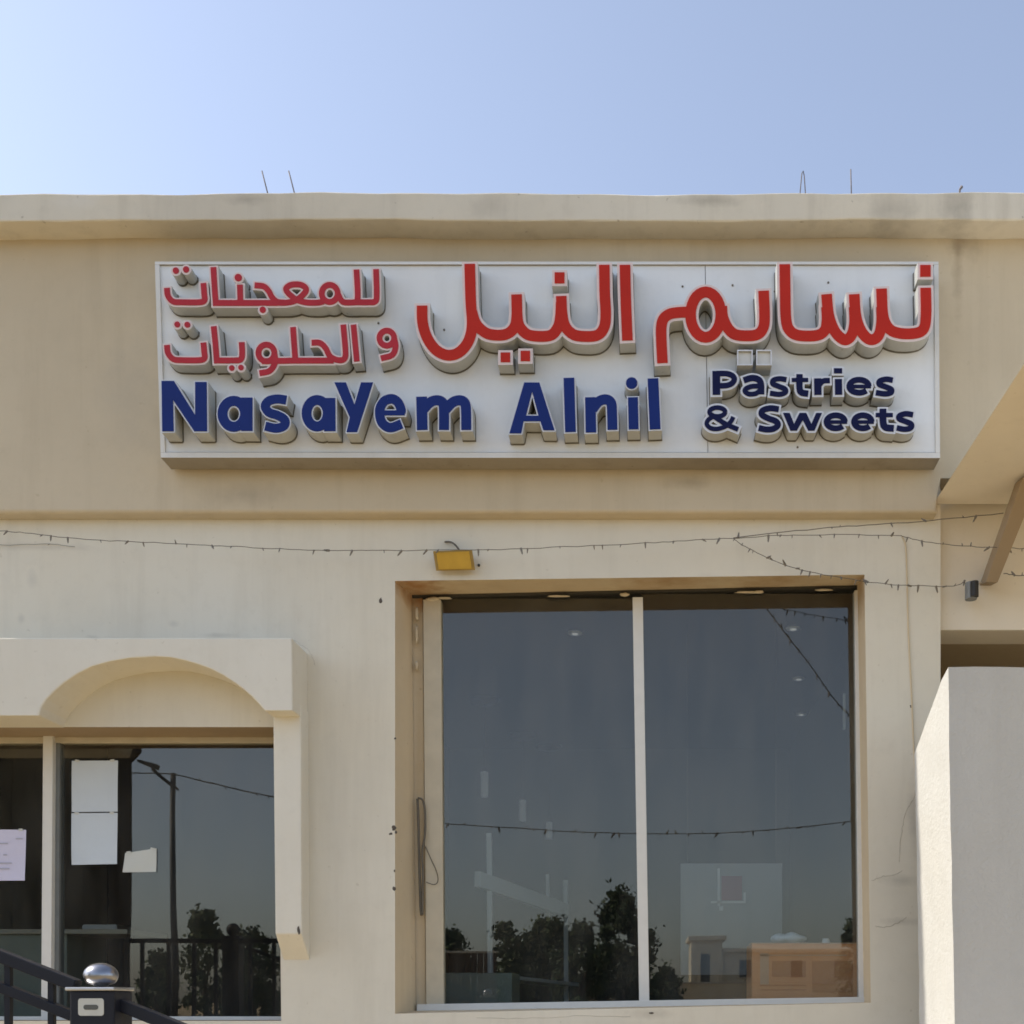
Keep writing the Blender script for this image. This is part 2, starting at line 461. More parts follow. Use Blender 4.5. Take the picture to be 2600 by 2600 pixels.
# ------------------------------------------------------------------ 2-D union for outlines
def union2d(polys, holes=()):
    verts, faces = [], []
    for p in list(polys) + list(holes):
        a = sum(p[i][0] * p[(i + 1) % len(p)][1] - p[(i + 1) % len(p)][0] * p[i][1] for i in range(len(p)))
        if abs(a) < 1e-9:
            continue
        q = p if a > 0 else p[::-1]
        s = len(verts)
        verts += [Vector((v[0], v[1])) for v in q]
        faces.append(list(range(s, s + len(q))))
    nh = len(holes)
    hole_ids = set(range(len(faces) - nh, len(faces)))
    ov, oe, of, iv, ie, if_ = delaunay_2d_cdt(verts, [], faces, 0, 1e-4, True)
    keep = [f for f, ids in zip(of, if_) if ids and not (set(ids) & hole_ids)]
    return ov, keep

def boundary(faces):
    cnt = {}
    for f in faces:
        for i in range(len(f)):
            a, b = f[i], f[(i + 1) % len(f)]
            k = (min(a, b), max(a, b))
            cnt.setdefault(k, []).append((a, b))
    return [v[0] for v in cnt.values() if len(v) == 1]

def prism_from_px(name, polys, Yf, Yb, mats, parent=None, holes=(), front_mat=0, side_mat=0, Yplane=None, back=False):
    """outline in photo pixels, set on the plane Yplane (or Yf), as a solid running from Yf back to Yb"""
    fl = [[(x, -y) for x, y in p] for p in polys]
    hl = [[(x, -y) for x, y in p] for p in holes]
    ov, keep = union2d(fl, hl)
    yp = Yf if Yplane is None else Yplane
    used = sorted({i for f in keep for i in f})
    idx = {v: i for i, v in enumerate(used)}
    n = len(used)
    verts = []
    for i in used:
        w = W(ov[i][0], -ov[i][1], yp)
        verts.append((w.x, Yf, w.z))
    for i in used:
        w = W(ov[i][0], -ov[i][1], yp)
        verts.append((w.x, Yb, w.z))
    faces, fm = [], []
    for f in keep:
        faces.append([idx[i] for i in f]); fm.append(front_mat)
    for a, b in boundary(keep):
        faces.append([idx[b], idx[a], idx[a] + n, idx[b] + n]); fm.append(side_mat)
    if back:
        for f in keep:
            faces.append([idx[i] + n for i in f][::-1]); fm.append(side_mat)
    return mesh_obj(name, verts, faces, mats, parent, fmat=fm)

# ------------------------------------------------------------------ the shop building
shop = tag(empty("shop_building"), "single storey beige plastered shop with flat parapet roof", "building")

XL, XR = -6.4, 9.0                      # building ends, both far outside the picture
XP = W(2388, 0).x                       # right edge of the wall beside the big window
FZ = W(0, 1301, -0.10).z                # underside of the fascia
CZ0, CZ1 = W(0, 559, -0.27).z, W(0, 490, -0.27).z
BY = 6.5
WT = 0.29                               # wall thickness

# big window opening: outer corners on the wall face, inner corners at the frame
bo = [W(1003, 1475), W(2195, 1459), W(2211, 2546), W(1003, 2574)]
bi = [W(1046, 1511, WT), W(2176, 1486, WT), W(2192, 2545, WT), W(1056, 2566, WT)]
lzt = EYE + 1.735                       # head of the left window
lzb = W(0, 2592, 0).z
lx1 = W(706, 0).x
lo = [Vector((-5.7, 0, lzt)), Vector((lx1, 0, lzt)), Vector((lx1 + 0.02, 0, lzb)), Vector((-5.7, 0, lzb))]
li = [v + Vector((0, WT, 0)) for v in lo]

def wall_with_holes(name, rect, pairs, y0, y1, mats, parent):
    x0, x1, z0, z1 = rect
    verts, faces, fm = [], [], []
    for yy, which, flip in ((y0, 0, False), (y1, 1, True)):
        hol = [[(v.x, v.z) for v in p[which]] for p in pairs]
        # many divisions keep the triangles compact
        ov, keep = union2d([[(x0, z0), (x1, z0), (x1, z1), (x0, z1)]], hol)
        s = len(verts)
        verts += [(v[0], yy, v[1]) for v in ov]
        for f in keep:
            faces.append([s + i for i in (f[::-1] if flip else f)]); fm.append(0)
    for a, b in ((0, 1), (1, 2), (2, 3), (3, 0)):
        c = [(x0, z0), (x1, z0), (x1, z1), (x0, z1)]
        s = len(verts)
        verts += [(c[a][0], y0, c[a][1]), (c[b][0], y0, c[b][1]), (c[b][0], y1, c[b][1]), (c[a][0], y1, c[a][1])]
        faces.append([s, s + 3, s + 2, s + 1]); fm.append(0)
    return mesh_obj(name, verts, faces, mats, parent, fmat=fm)

wall = wall_with_holes("lower_wall", (XL, XP, 0.0, FZ - 0.001), [(bo, bi), (lo, li)], 0.0, WT, M['wall'], shop)

def reveal(name, outer, inner, mat, parent):
    """the four inner faces of an opening, each side cut into strips so that it is not dead straight"""
    verts, faces = [], []
    rnd = random.Random(len(name) + int(outer[0].x * 100))
    ns = 14
    for e in range(4):
        a0, a1, b0, b1 = outer[e], outer[(e + 1) % 4], inner[e], inner[(e + 1) % 4]
        s = len(verts)
        for k in range(ns + 1):
            t = k / ns
            j = Vector((rnd.uniform(-1, 1), 0, rnd.uniform(-1, 1))) * (0.0025 if 0 < k < ns else 0)
            verts.append(a0.lerp(a1, t)); verts.append(a0.lerp(a1, t).lerp(b0.lerp(b1, t), 0.5) + j); verts.append(b0.lerp(b1, t))
        for k in range(ns):
            for q in range(2):
                i = s + 3 * k + q
                faces.append((i, i + 3, i + 4, i + 1))
    return mesh_obj(name, verts, faces, mat, parent)

rv = reveal("window_reveal", bo, bi, M['jamb'], shop)
rv2 = reveal("window_reveal", lo, li, M['brace'], shop)  # darker plaster puts the shade of this reveal into its colour

# fascia: one outline, its lower edge steps up at the entrance canopy
CAN_Z = W(0, 1280, 0).z
xs = W(2370, 0).x - 0.001
fx = [(XL, FZ), (xs, FZ), (xs, CAN_Z + 0.14), (XR, CAN_Z + 0.14), (XR, CZ0 + 0.02), (XL, CZ0 + 0.02)]
bm = bmesh.new()
fv = [bm.verts.new((x, -0.10, z)) for x, z in fx]
bk = [bm.verts.new((x, WT, z)) for x, z in fx]
bm.faces.new(fv); bm.faces.new(bk[::-1])
for i in range(6):
    j = (i + 1) % 6
    bm.faces.new((fv[j], fv[i], bk[i], bk[j]))
es = [e for e in bm.edges if abs(e.verts[0].co.y - e.verts[1].co.y) < 0.01 and e.verts[0].co.y < 0]
bmesh.ops.bevel(bm, geom=es, offset=0.022, segments=4, affect='EDGES', profile=0.5)
bm_obj("fascia_wall", bm, M['fascia'], shop)

# roof cornice with a hand-trowelled, slightly wavy edge
def wavy_beam(name, x0, x1, y0, y1, z0, z1, mat, parent, amp=0.006, step=0.12, seed=1):
    rnd = random.Random(seed)
    n = int((x1 - x0) / step)
    ph = [rnd.uniform(0, 6.28) for _ in range(12)]
    def w(x, k):
        return amp * (0.6 * math.sin(x * 1.7 + ph[k]) + 0.5 * math.sin(x * 4.3 + ph[k + 4]) + 0.35 * math.sin(x * 11.0 + ph[k + 8]))
    bm = bmesh.new()
    c = 0.008
    prof = [(y0, z0 + c, 1), (y0, z1 - c, 2), (y0 + c * 0.35, z1 - c * 0.35, 2), (y0 + c, z1, 2), (y1, z1, 2), (y1, z0, 1), (y0 + c, z0, 1), (y0 + c * 0.35, z0 + c * 0.35, 1)]
    rings = []
    for i in range(n + 1):
        x = x0 + (x1 - x0) * i / n
        rings.append([bm.verts.new((x, y + (w(x, 0) * 0.6 if y < y0 + 0.1 else 0), z + w(x, k) + rnd.uniform(-1, 1) * amp * 0.22)) for y, z, k in prof])
    m_ = len(prof)
    for i in range(n):
        for k in range(m_):
            bm.faces.new((rings[i][k], rings[i][(k + 1) % m_], rings[i + 1][(k + 1) % m_], rings[i + 1][k]))
    bm.faces.new(rings[0]); bm.faces.new(rings[-1][::-1])
    return bm_obj(name, bm, mat, parent)

wavy_beam("roof_cornice", XL - 0.2, XR + 0.2, -0.27, 0.30, CZ0, CZ1, M['cornice'], shop, amp=0.007)
box("roof_slab", XL, XR, 0.302, BY + 0.2, CZ0 - 0.2, CZ0 + 0.05, M['cornice'], shop)
box("side_wall", XL, XL + 0.25, WT + 0.002, BY, 0.0, CZ0 - 0.202, M['wall'], shop)
box("side_wall", XR - 0.25, XR, WT + 0.002, BY, 0.0, CZ0 - 0.202, M['wall'], shop)
box("back_wall", XL, XR, BY + 0.002, BY + 0.2, 0.0, CZ0 - 0.202, M['wall'], shop)

# projecting window head with the segmental arch, and the pilaster below its right end
SY = -0.30
arch = [(98, 1817), (104, 1796), (117, 1776), (137, 1755), (160, 1735), (195, 1711), (233, 1692), (280, 1679), (328, 1671), (396, 1667),
        (432, 1669), (466, 1676), (502, 1686), (537, 1699), (568, 1715), (597, 1734), (619, 1750), (639, 1768), (656, 1785), (671, 1804)]
head = [(-800, 1619), (741, 1619), (743, 1804)] + arch[::-1] + [(-800, 1817)]
hd = prism_from_px("arched_window_head", [head], SY, -0.0005, M['surround'], shop)
md = hd.modifiers.new("soft_edges", 'BEVEL'); md.width = 0.008; md.segments = 2; md.limit_method = 'ANGLE'; md.angle_limit = R(50)
PY = -0.15
p_l, p_r = 693, 764
pts = []
for (a, y, Y) in ((p_l, 1790, PY), (p_r, 1790, PY), (p_r + 2, 2371, PY), (p_l + 6, 2371, PY)):
    pts.append(W(a, y, PY))
z_ch = W(0, 2437, 0).z
bm = bmesh.new()
A, B, C_, E = [bm.verts.new(p) for p in pts]
A2 = bm.verts.new((pts[0].x, -0.0005, pts[0].z)); B2 = bm.verts.new((pts[1].x, -0.0005, pts[1].z))
C2 = bm.verts.new((pts[2].x + 0.005, -0.0005, z_ch)); E2 = bm.verts.new((pts[3].x, -0.0005, z_ch))
for f in ((A, B, C_, E), (B, B2, C2, C_), (E, C_, C2, E2), (A2, A, E, E2), (A2, B2, B, A), (A2, E2, C2, B2)):
    bm.faces.new(f)
bmesh.ops.bevel(bm, geom=[e for e in bm.edges if max(v.co.y for v in e.verts) < -0.01 or abs(e.verts[0].co.y - e.verts[1].co.y) > 0.05], offset=0.007, segments=2, affect='EDGES', profile=0.5)
bm_obj("window_pilaster", bm, M['surround'], shop)

# entrance side: lintel wall, porch recess, canopy and its brace
LZ = W(0, 1600, 0.10).z
box("entrance_lintel", XP + 0.001, XR - 0.26, 0.10, WT + 0.1, LZ, CAN_Z + 0.139, M['canopy'], shop, bevel=0.008)
box("porch_ceiling", XP + 0.002, XR - 0.26, WT + 0.102, 2.2, LZ + 0.001, LZ + 0.1, M['porch'], shop)
box("porch_back_wall", XP + 0.002, XR - 0.26, 2.0, 2.18, 0.0, LZ, M['porch'], shop)
box("porch_side_wall", XP - 0.14, XP - 0.001, WT + 0.002, 2.18, 0.0, LZ + 0.1, M['porch'], shop)
CX = W(2370, 0).x
box("corner_return", xs + 0.001, XP, 0.002, WT, FZ, CAN_Z + 0.139, M['canopy'], shop)
cn = hexa("entrance_canopy", [(CX + 0.09, -2.7, CAN_Z), (XR - 0.3, -2.7, CAN_Z), (XR - 0.3, -2.62, CAN_Z + 0.12), (CX + 0.29, -2.5, CAN_Z + 0.12),
                             (CX, -0.002, CAN_Z), (XR - 0.3, -0.002, CAN_Z), (XR - 0.3, -0.002, CAN_Z + 0.12), (CX + 0.2, -0.002, CAN_Z + 0.12)], M['canopy'], shop)
b0, b1 = W(2512, 1474, 0.0), Vector((2.275, -0.39, CAN_Z - 0.004))
dirv = (b1 - b0)
wv = Vector((0.042, 0, 0)); hv = Vector((0, -0.05, -0.03))
hexa("canopy_brace", [b0 - wv * 0.9 + hv, b0 + wv * 0.9 + hv, b1 + wv * 1.25 + hv, b1 - wv * 1.25 + hv,
                      b0 - wv * 0.9 + Vector((0, 0.09, 0)), b0 + wv * 0.9 + Vector((0, 0.09, 0)), b1 + wv * 1.25 + Vector((0, 0.1, 0)), b1 - wv * 1.25 + Vector((0, 0.1, 0))], M['brace'], shop, 0.004)

# ------------------------------------------------------------------ big shop window (part: frame; sub-parts: panes, mullion and so on)
GY = GLASS_Y
def px_box(name, x0, x1, y0, y1, Yf, Yb, mat, parent, bev=0.002, dx=0):
    """upright bar between two pixel columns, at depth Yf; dx lets it lean by some pixels towards its foot"""
    p = [W(x0, y0, Yf), W(x1, y0, Yf), W(x1 + dx, y1, Yf), W(x0 + dx, y1, Yf)]
    q = [Vector((v.x, Yb, v.z)) for v in p]
    return hexa(name, p + q, mat, parent, bev)

big = px_box("shop_window", 1074, 1119, 1522, 2563, GY - 0.035, GY + 0.05, M['cream'], shop, 0.003, dx=8)
big.name = "window"
px_box("mullion", 1606, 1632, 1516, 2556, GY - 0.045, GY + 0.05, M['alu'], big, 0.003, dx=17)
px_box("frame_side", 2170, 2184, 1498, 2547, GY - 0.03, GY + 0.05, M['alu'], big, 0.003, dx=12)
px_box("frame_strip", 2186, 2191, 1498, 2547, GY - 0.015, GY + 0.05, M['cream'], big, 0.001, dx=9)
p = [W(1058, 2550, GY - 0.05), W(2198, 2531, GY - 0.05), W(2198, 2548, GY - 0.05), W(1058, 2567, GY - 0.05)]
hexa("frame_sill", p + [Vector((v.x, GY + 0.05, v.z)) for v in p], M['alu'], big, 0.003)
p = [W(1046, 1505, GY - 0.012), W(2190, 1480, GY - 0.012), W(2190, 1490, GY - 0.012), W(1046, 1517, GY - 0.012)]
hexa("frame_head", p + [Vector((v.x, GY + 0.05, v.z)) for v in p], M['darkgap'], big, 0.002)
px_box("gap_strip", 1044, 1073, 1512, 2566, GY + 0.008, GY + 0.05, M['jamb'], big, 0.001, dx=8)
# lumps of old sealing foam along the head and the left side
def foam(x, y, w, h, par, Yp=GY - 0.03, mat=None):
    bm = bmesh.new()
    bmesh.ops.create_icosphere(bm, subdivisions=2, radius=1.0)
    c = W(x, y, Yp)
    sx, sz = w * (D + Yp) / F / 2, h * (D + Yp) / F / 2
    rr = random.Random(int(x * 7 + y))
    for v in bm.verts:
        k = 1 + rr.uniform(-0.25, 0.25)
        v.co = Vector((c.x + v.co.x * sx * k, Yp + v.co.y * 0.016, c.z + v.co.z * sz * k))
    return bm_obj("sealing_foam", bm, mat or M['foam'], par, True)
for x, y, w, h in ((1098, 1522, 34, 12), (1128, 1519, 40, 5), (1418, 1514, 60, 4), (1586, 1510, 24, 9), (1900, 1504, 70, 5), (1926, 1503, 24, 8), (2092, 1498, 44, 4)):
    foam(x, y, w, h, big)
for y, h in ((1560, 34), (1612, 50), (1690, 26)):
    foam(1058, y, 9, h, big)

def pane(name, x0, x1, y0, y1, Yp, parent, dx0=0, dx1=0, th=0.006):
    p = [W(x0, y0, Yp), W(x1, y0, Yp), W(x1 + dx1, y1, Yp), W(x0 + dx0, y1, Yp)]
    q = [Vector((v.x, Yp + th, v.z)) for v in p]
    return hexa(name, p + q, M['glass'], parent)
pane("pane", 1112, 1611, 1520, 2556, GY, big, 8, 15)
pane("pane", 1628, 2174, 1508, 2542, GY, big, 17, 12)

# left window
lw = px_box("window", 109, 134, 1868, 2600, GY - 0.06, GY + 0.04, M['alu'], shop, 0.003, dx=-5)
px_box("frame_side", 134.6, 152, 1868, 2600, GY - 0.02, GY + 0.05, M['frame_reflect'], lw, 0.002, dx=-4)  # frame return coloured dark to imitate its reflection
zt = W(0, 1874, GY - 0.03).z
box("frame_head", -5.7, lx1, GY - 0.03, GY + 0.05, zt - 0.03, lzt, M['cream'], lw, 0.003)
box("frame_sill", -5.7, lx1 + 0.015, GY - 0.05, GY + 0.05, lzb, W(0, 2581, GY - 0.05).z, M['alu'], lw, 0.003)
box("frame_side", lx1 - 0.004, lx1 + 0.012, GY - 0.02, GY + 0.05, lzb, lzt, M['darkgap'], lw, 0.001)
pane("pane", 140, 712, 1870, 2596, GY, lw)
pane("pane", -700, 126, 1870, 2596, GY, lw)

# interior shell
RY = 5.6
CEIL = 4.45
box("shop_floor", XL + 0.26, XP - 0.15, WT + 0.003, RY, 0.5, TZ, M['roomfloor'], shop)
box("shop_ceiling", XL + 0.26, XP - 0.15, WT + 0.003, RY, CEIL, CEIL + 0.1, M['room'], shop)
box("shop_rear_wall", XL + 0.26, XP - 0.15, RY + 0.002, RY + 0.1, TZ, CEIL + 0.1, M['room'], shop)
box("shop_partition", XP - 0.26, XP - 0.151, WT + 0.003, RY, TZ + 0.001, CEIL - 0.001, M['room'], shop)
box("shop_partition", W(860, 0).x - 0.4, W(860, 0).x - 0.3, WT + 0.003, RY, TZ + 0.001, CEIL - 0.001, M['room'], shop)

# small holes and knocks in the plaster
def chip(x, y, w, h, Y=0.0, mat=None, depth=0.006):
    bm = bmesh.new()
    c = W(x, y, Y)
    rr = random.Random(int(x * 13 + y * 7))
    n = 9
    k = (D + Y) / F
    c0 = bm.verts.new((c.x, Y - depth, c.z))
    ring = []
    for i in range(n):
        a = 2 * math.pi * i / n
        q = rr.uniform(0.65, 1.15)
        ring.append(bm.verts.new((c.x + math.cos(a) * w / 2 * k * q, Y - 0.0006, c.z + math.sin(a) * h / 2 * k * q)))
    for i in range(n):
        bm.faces.new((c0, ring[i], ring[(i + 1) % n]))
    return bm_obj("plaster_chip", bm, mat or M['chip'], shop)
for x, y, w, h in ((967, 1526, 9, 17), (1000, 2102, 13, 14), (992, 2117, 9, 7), (1006, 2113, 7, 10), (1002, 2211, 5, 9), (1001, 2256, 9, 11), (1003, 1875, 6, 6), (2314, 1793, 9, 9), (1653, 2572, 14, 6)):
    chip(x, y, w, h, depth=0.003)
chip(758, 2362, 10, 22, -0.152, depth=0.003)

# hairline cracks
def crack(pts, seed, r=0.0013, Y=-0.0004):
    rnd = random.Random(seed)
    path = [q + Vector((rnd.uniform(-1, 1) * 0.004, 0, rnd.uniform(-1, 1) * 0.004)) for q in catmull([W(x, y, Y) for x, y in pts], 7)]
    tube("crack", path, [r * rnd.uniform(0.5, 1.2) for _ in path], M['crackline'], shop, 4)
crack([(2214, 2236), (2240, 2226), (2268, 2222), (2292, 2210)], 1)
crack([(2222, 2352), (2250, 2354), (2280, 2343), (2302, 2330)], 2, 0.0016)
crack([(2330, 1990), (2318, 2030), (2300, 2062), (2288, 2120), (2282, 2190)], 3)
crack([(742, 1621), (768, 1640), (786, 1655), (800, 1690)], 4, 0.0010)
crack([(1210, 2583), (1330, 2586), (1480, 2579), (1600, 2582)], 7, 0.0011)

# ------------------------------------------------------------------ pier at the right edge: sunlit flank, shaded rough front
pf, pb = -0.95, -0.47
def pier_mesh():
    A = W(2407, 1694, pf); B = Vector((A.x + 1.4, pf, A.z + 0.01))
    foot_l = W(2436, 2640, pf).x
    Bk = W(2322, 1915, pb)
    bk_foot = W(2347, 2640, pb).x
    zt, zb_ = A.z, Bk.z
    bm = bmesh.new()
    nz, ny, nx = 16, 6, 10
    rnd = random.Random(5)
    grid = {}
    def v(key, co):
        if key not in grid:
            grid[key] = bm.verts.new(co)
        return grid[key]
    def left(i, j):      # i height 0..nz, j depth 0..ny
        t, s = i / nz, j / ny
        top = zt + (zb_ - zt) * (s ** 1.15)
        z = t * top
        x = (foot_l + (A.x - foot_l) * (z / zt)) * (1 - s) + (bk_foot + (Bk.x - bk_foot) * (z / zb_)) * s
        j_ = rnd.uniform(-1, 1) * 0.003
        return Vector((x + j_, pf + (pb - pf) * s, z))
    L = [[bm.verts.new(left(i, j)) for j in range(ny + 1)] for i in range(nz + 1)]
    for i in range(nz):
        for j in range(ny):
            bm.faces.new((L[i][j], L[i + 1][j], L[i + 1][j + 1], L[i][j + 1]))
    Fr = [[L[i][0]] + [bm.verts.new((L[i][0].co.x + 1.4 * k / nx, pf, L[i][0].co.z + rnd.uniform(-1, 1) * (0.003 if i == nz else 0))) for k in range(1, nx + 1)] for i in range(nz + 1)]
    for i in range(nz):
        for k in range(nx):
            bm.faces.new((Fr[i][k], Fr[i][k + 1], Fr[i + 1][k + 1], Fr[i + 1][k]))
    Bc = [[L[i][ny]] + [bm.verts.new((L[i][ny].co.x + 1.5 * k / nx, pb, L[i][ny].co.z)) for k in range(1, nx + 1)] for i in range(nz + 1)]
    for i in range(nz):
        for k in range(nx):
            bm.faces.new((Bc[i][k], Bc[i + 1][k], Bc[i + 1][k + 1], Bc[i][k + 1]))
    T = [Fr[nz]] + [[L[nz][j]] + [bm.verts.new((L[nz][j].co.x + 1.45 * k / nx, L[nz][j].co.y, L[nz][j].co.z)) for k in range(1, nx + 1)] for j in range(1, ny)] + [Bc[nz]]
    for j in range(ny):
        for k in range(nx):
            bm.faces.new((T[j][k], T[j][k + 1], T[j + 1][k + 1], T[j + 1][k]))
    bm.faces.new([Fr[i][nx] for i in range(nz + 1)] + [T[j][nx] for j in range(1, ny)] + [Bc[i][nx] for i in range(nz, -1, -1)])
    es = [e for e in bm.edges if len(e.link_faces) == 2 and e.calc_face_angle(0) > 0.6]
    bmesh.ops.bevel(bm, geom=es, offset=0.012, segments=2, affect='EDGES', profile=0.5)
    return bm
pier = bm_obj("entrance_pier", pier_mesh(), M['pier'])
tag(pier, "rough grey rendered pier with sunlit left flank at the entrance", "pier")

# ------------------------------------------------------------------ the shop sign
sign = tag(empty("shop_sign"), "long white signboard with raised red Arabic and blue English lettering", "sign")
FY = -0.258
TLs, TRs, BRs, BLs = (393, 664), (2383, 664), (2387, 1163), (408, 1162)
def quad_solid(name, corners, Yf, Yb, mat, parent, bev=0.0, Yp=None):
    Yp = Yf if Yp is None else Yp
    p = [W(x, y, Yp) for x, y in corners]
    p = [Vector((v.x, Yf, v.z)) for v in p]
    return hexa(name, p + [Vector((v.x, Yb, v.z)) for v in p], mat, parent, bev)
def lerp2(a, b, t): return (a[0] + (b[0] - a[0]) * t, a[1] + (b[1] - a[1]) * t)
def sign_pt(u, v): return lerp2(lerp2(TLs, TRs, u), lerp2(BLs, BRs, u), v)
quad_solid("cabinet", [sign_pt(0.004, 0.012), sign_pt(0.996, 0.012), sign_pt(0.996, 0.988), sign_pt(0.004, 0.988)], FY + 0.02, -0.115, M['sign_under_shade'], sign)
us = 0.7022
quad_solid("gap_shadow_strip", [sign_pt(0.016, 0.975), sign_pt(0.985, 0.975), sign_pt(0.985, 1.026), sign_pt(0.016, 1.028)], -0.1145, -0.1005, M['rusty_gap_shadow'], sign)  # thin dark strip painted in as the sign's contact shadow, with rust
quad_solid("panel", [sign_pt(0.006, 0.016), sign_pt(us - 0.0004, 0.016), sign_pt(us - 0.0004, 0.972), sign_pt(0.006, 0.972)], FY, FY + 0.019, M['sign_panel'], sign, 0.001)
quad_solid("panel", [sign_pt(us + 0.0004, 0.016), sign_pt(0.994, 0.016), sign_pt(0.994, 0.972), sign_pt(us + 0.0004, 0.972)], FY, FY + 0.019, M['sign_panel'], sign, 0.001)
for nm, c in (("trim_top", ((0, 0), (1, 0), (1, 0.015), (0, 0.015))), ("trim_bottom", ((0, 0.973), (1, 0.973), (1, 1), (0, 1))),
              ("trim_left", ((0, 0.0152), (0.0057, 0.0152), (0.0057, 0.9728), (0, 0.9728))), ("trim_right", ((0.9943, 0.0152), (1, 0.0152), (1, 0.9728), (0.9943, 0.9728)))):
    o = quad_solid("frame_trim", [sign_pt(*q) for q in c], FY - 0.012, -0.118, [M['sign_frame'], M['sign_under_shade']], sign, 0.0015)
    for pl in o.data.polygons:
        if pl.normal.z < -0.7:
            pl.material_index = 1  # downward faces get the darker colour with painted shade
for x, y in ((1733, 728), (1860, 725), (1967, 741), (2106, 672), (2103, 718), (2366, 672), (1128, 838), (832, 669), (520, 1153), (2025, 1136), (961, 821)):
    c = W(x, y, FY)
    lathe("rivet", [(0.006, 0.0), (0.0065, 0.004), (0.003, 0.0065)], M['wire'], (c.x, FY - 0.0001, c.z), sign, 10, 'Y')

ZO = {1: (390, 650, 4.83), 2: (690, 650, 4.83), 3: (1030, 650, 5.683), 4: (1280, 650, 5.084), 5: (1640, 650, 4.83), 6: (1980, 650, 4.6),
      7: (390, 940, 4.6), 8: (790, 940, 4.391), 9: (1270, 930, 4.391), 10: (1760, 910, 6.44), 11: (2020, 910, 6.0375), 0: (0, 0, 1.0)}
def cv(z, pts):
    ox, oy, s = ZO[z]
    return [(ox + x / s, oy + y / s) for x, y in pts]
def ell(cx, cy, rx, ry, a0=0, a1=360, n=28):
    return [(cx + rx * math.cos(R(a0 + (a1 - a0) * i / n)), cy - ry * math.sin(R(a0 + (a1 - a0) * i / n))) for i in range(n + 1)]
def S(z, pts, w, smooth=True, ext=True):
    """a pen stroke: outline points in one close-up's pixels, pen width in the same pixels"""
    p = cv(z, pts)
    if smooth and len(p) > 2:
        p = [(v.x, v.y) for v in catmull([Vector((a, b, 0)) for a, b in p], 5)]
    return (p, w / ZO[z][2])
def PG(z, pts):
    """a straight-sided letter piece given by its outline"""
    return ('poly', cv(z, pts))
def stroke_polys(st, grow):
    p, w = st
    if p == 'poly':
        return [list(w)] + (stroke_polys((list(w) + [w[0], w[1]], 2 * grow), 0) if grow > 0 else [])
    h = w / 2 + grow
    polys = []
    p = [Vector(q) for q in p]
    for i in range(len(p) - 1):
        a, b = p[i], p[i + 1]
        t = (b - a)
        if t.length < 1e-6:
            continue
        t.normalize()
        if i == 0: a = a - t * grow
        if i == len(p) - 2: b = b + t * grow
        nrm = Vector((-t.y, t.x)) * h
        polys.append([tuple(a + nrm), tuple(a - nrm), tuple(b - nrm), tuple(b + nrm)])
        if i > 0:                       # fill the outer wedge of the bend
            t0 = (p[i] - p[i - 1]).normalized()
            n0 = Vector((-t0.y, t0.x)) * h
            c0 = p[i] - (t0 + t) * 0.02
            for sg in (1, -1):
                polys.append([tuple(c0), tuple(p[i] + n0 * sg), tuple(p[i] + (n0 + nrm).normalized() * h * sg), tuple(p[i] + nrm * sg)])
    return polys
def dot_sq(z, cx, cy, sx, sy):
    return S(z, [(cx, cy - sy / 2), (cx, cy + sy / 2)], sx, False)

def lettering(name, letters, rim, depth, rim_mat, face_mat, parent=sign, face_names=None):
    """raised lettering: one hollow body (metal returns, pale trim) and a coloured face for each letter on it"""
    Yf = FY - depth
    polys = []
    for st in letters:
        for s in st:
            polys += stroke_polys(s, rim)
    body = prism_from_px(name, polys, Yf, FY - 0.0005, [M['return'], rim_mat], parent, front_mat=1, side_mat=0)
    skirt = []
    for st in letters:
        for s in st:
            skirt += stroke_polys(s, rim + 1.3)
    prism_from_px("base_shade_edge", skirt, FY - 0.013, FY - 0.0004, [M['gap_shadow_grime']], body, Yplane=Yf)  # dark outline that paints the shadow gap and grime at the letter backs
    for st in letters:
        fp = []
        for s in st:
            fp += stroke_polys(s, 0)
        prism_from_px("letter_face", fp, Yf - 0.004, Yf - 0.0003, [face_mat], body, Yplane=Yf)
    return body

BW, BR = 27.0, 6.6       # big Arabic letters: pen width, trim width (photo pixels)
b4, b3, b5, b6 = BW * 5.084, BW * 5.683, BW * 4.83, BW * 4.6
lettering("letter", [[S(4, [(1560, 118), (1572, 600), (1592, 1092)], b4)]], BR, 0.114, M['rim_pink'], M['red'])
lettering("joined_letters", [[
    S(4, [(1293, 118), (1300, 500), (1312, 750), (1290, 925), (1190, 1030), (960, 1035), (850, 985), (780, 890), (748, 740), (737, 520)], b4),
    S(4, [(737, 600), (725, 800), (690, 930), (590, 1030), (350, 1030), (235, 960), (175, 830), (160, 500)], b4),
    S(3, [(1600, 560), (1605, 850), (1570, 1030), (1440, 1135), (1220, 1135), (1085, 1060), (1000, 950), (955, 800)], b3),
    S(3, [(925, 118), (940, 650), (960, 1000), (905, 1235), (775, 1390), (610, 1435), (440, 1360), (310, 1180), (245, 960), (238, 720)], b3)]],
    BR, 0.114, M['rim_pink'], M['red'])
for z, cx, cy, w, h in ((4, 716, 285, 128, 140), (3, 1440, 1465, 138, 138), (4, 275, 1293, 122, 132)):
    lettering("letter_dot", [[dot_sq(z, cx, cy, w, h)]], 6.5, 0.108, M['rim_pink'], M['red'])
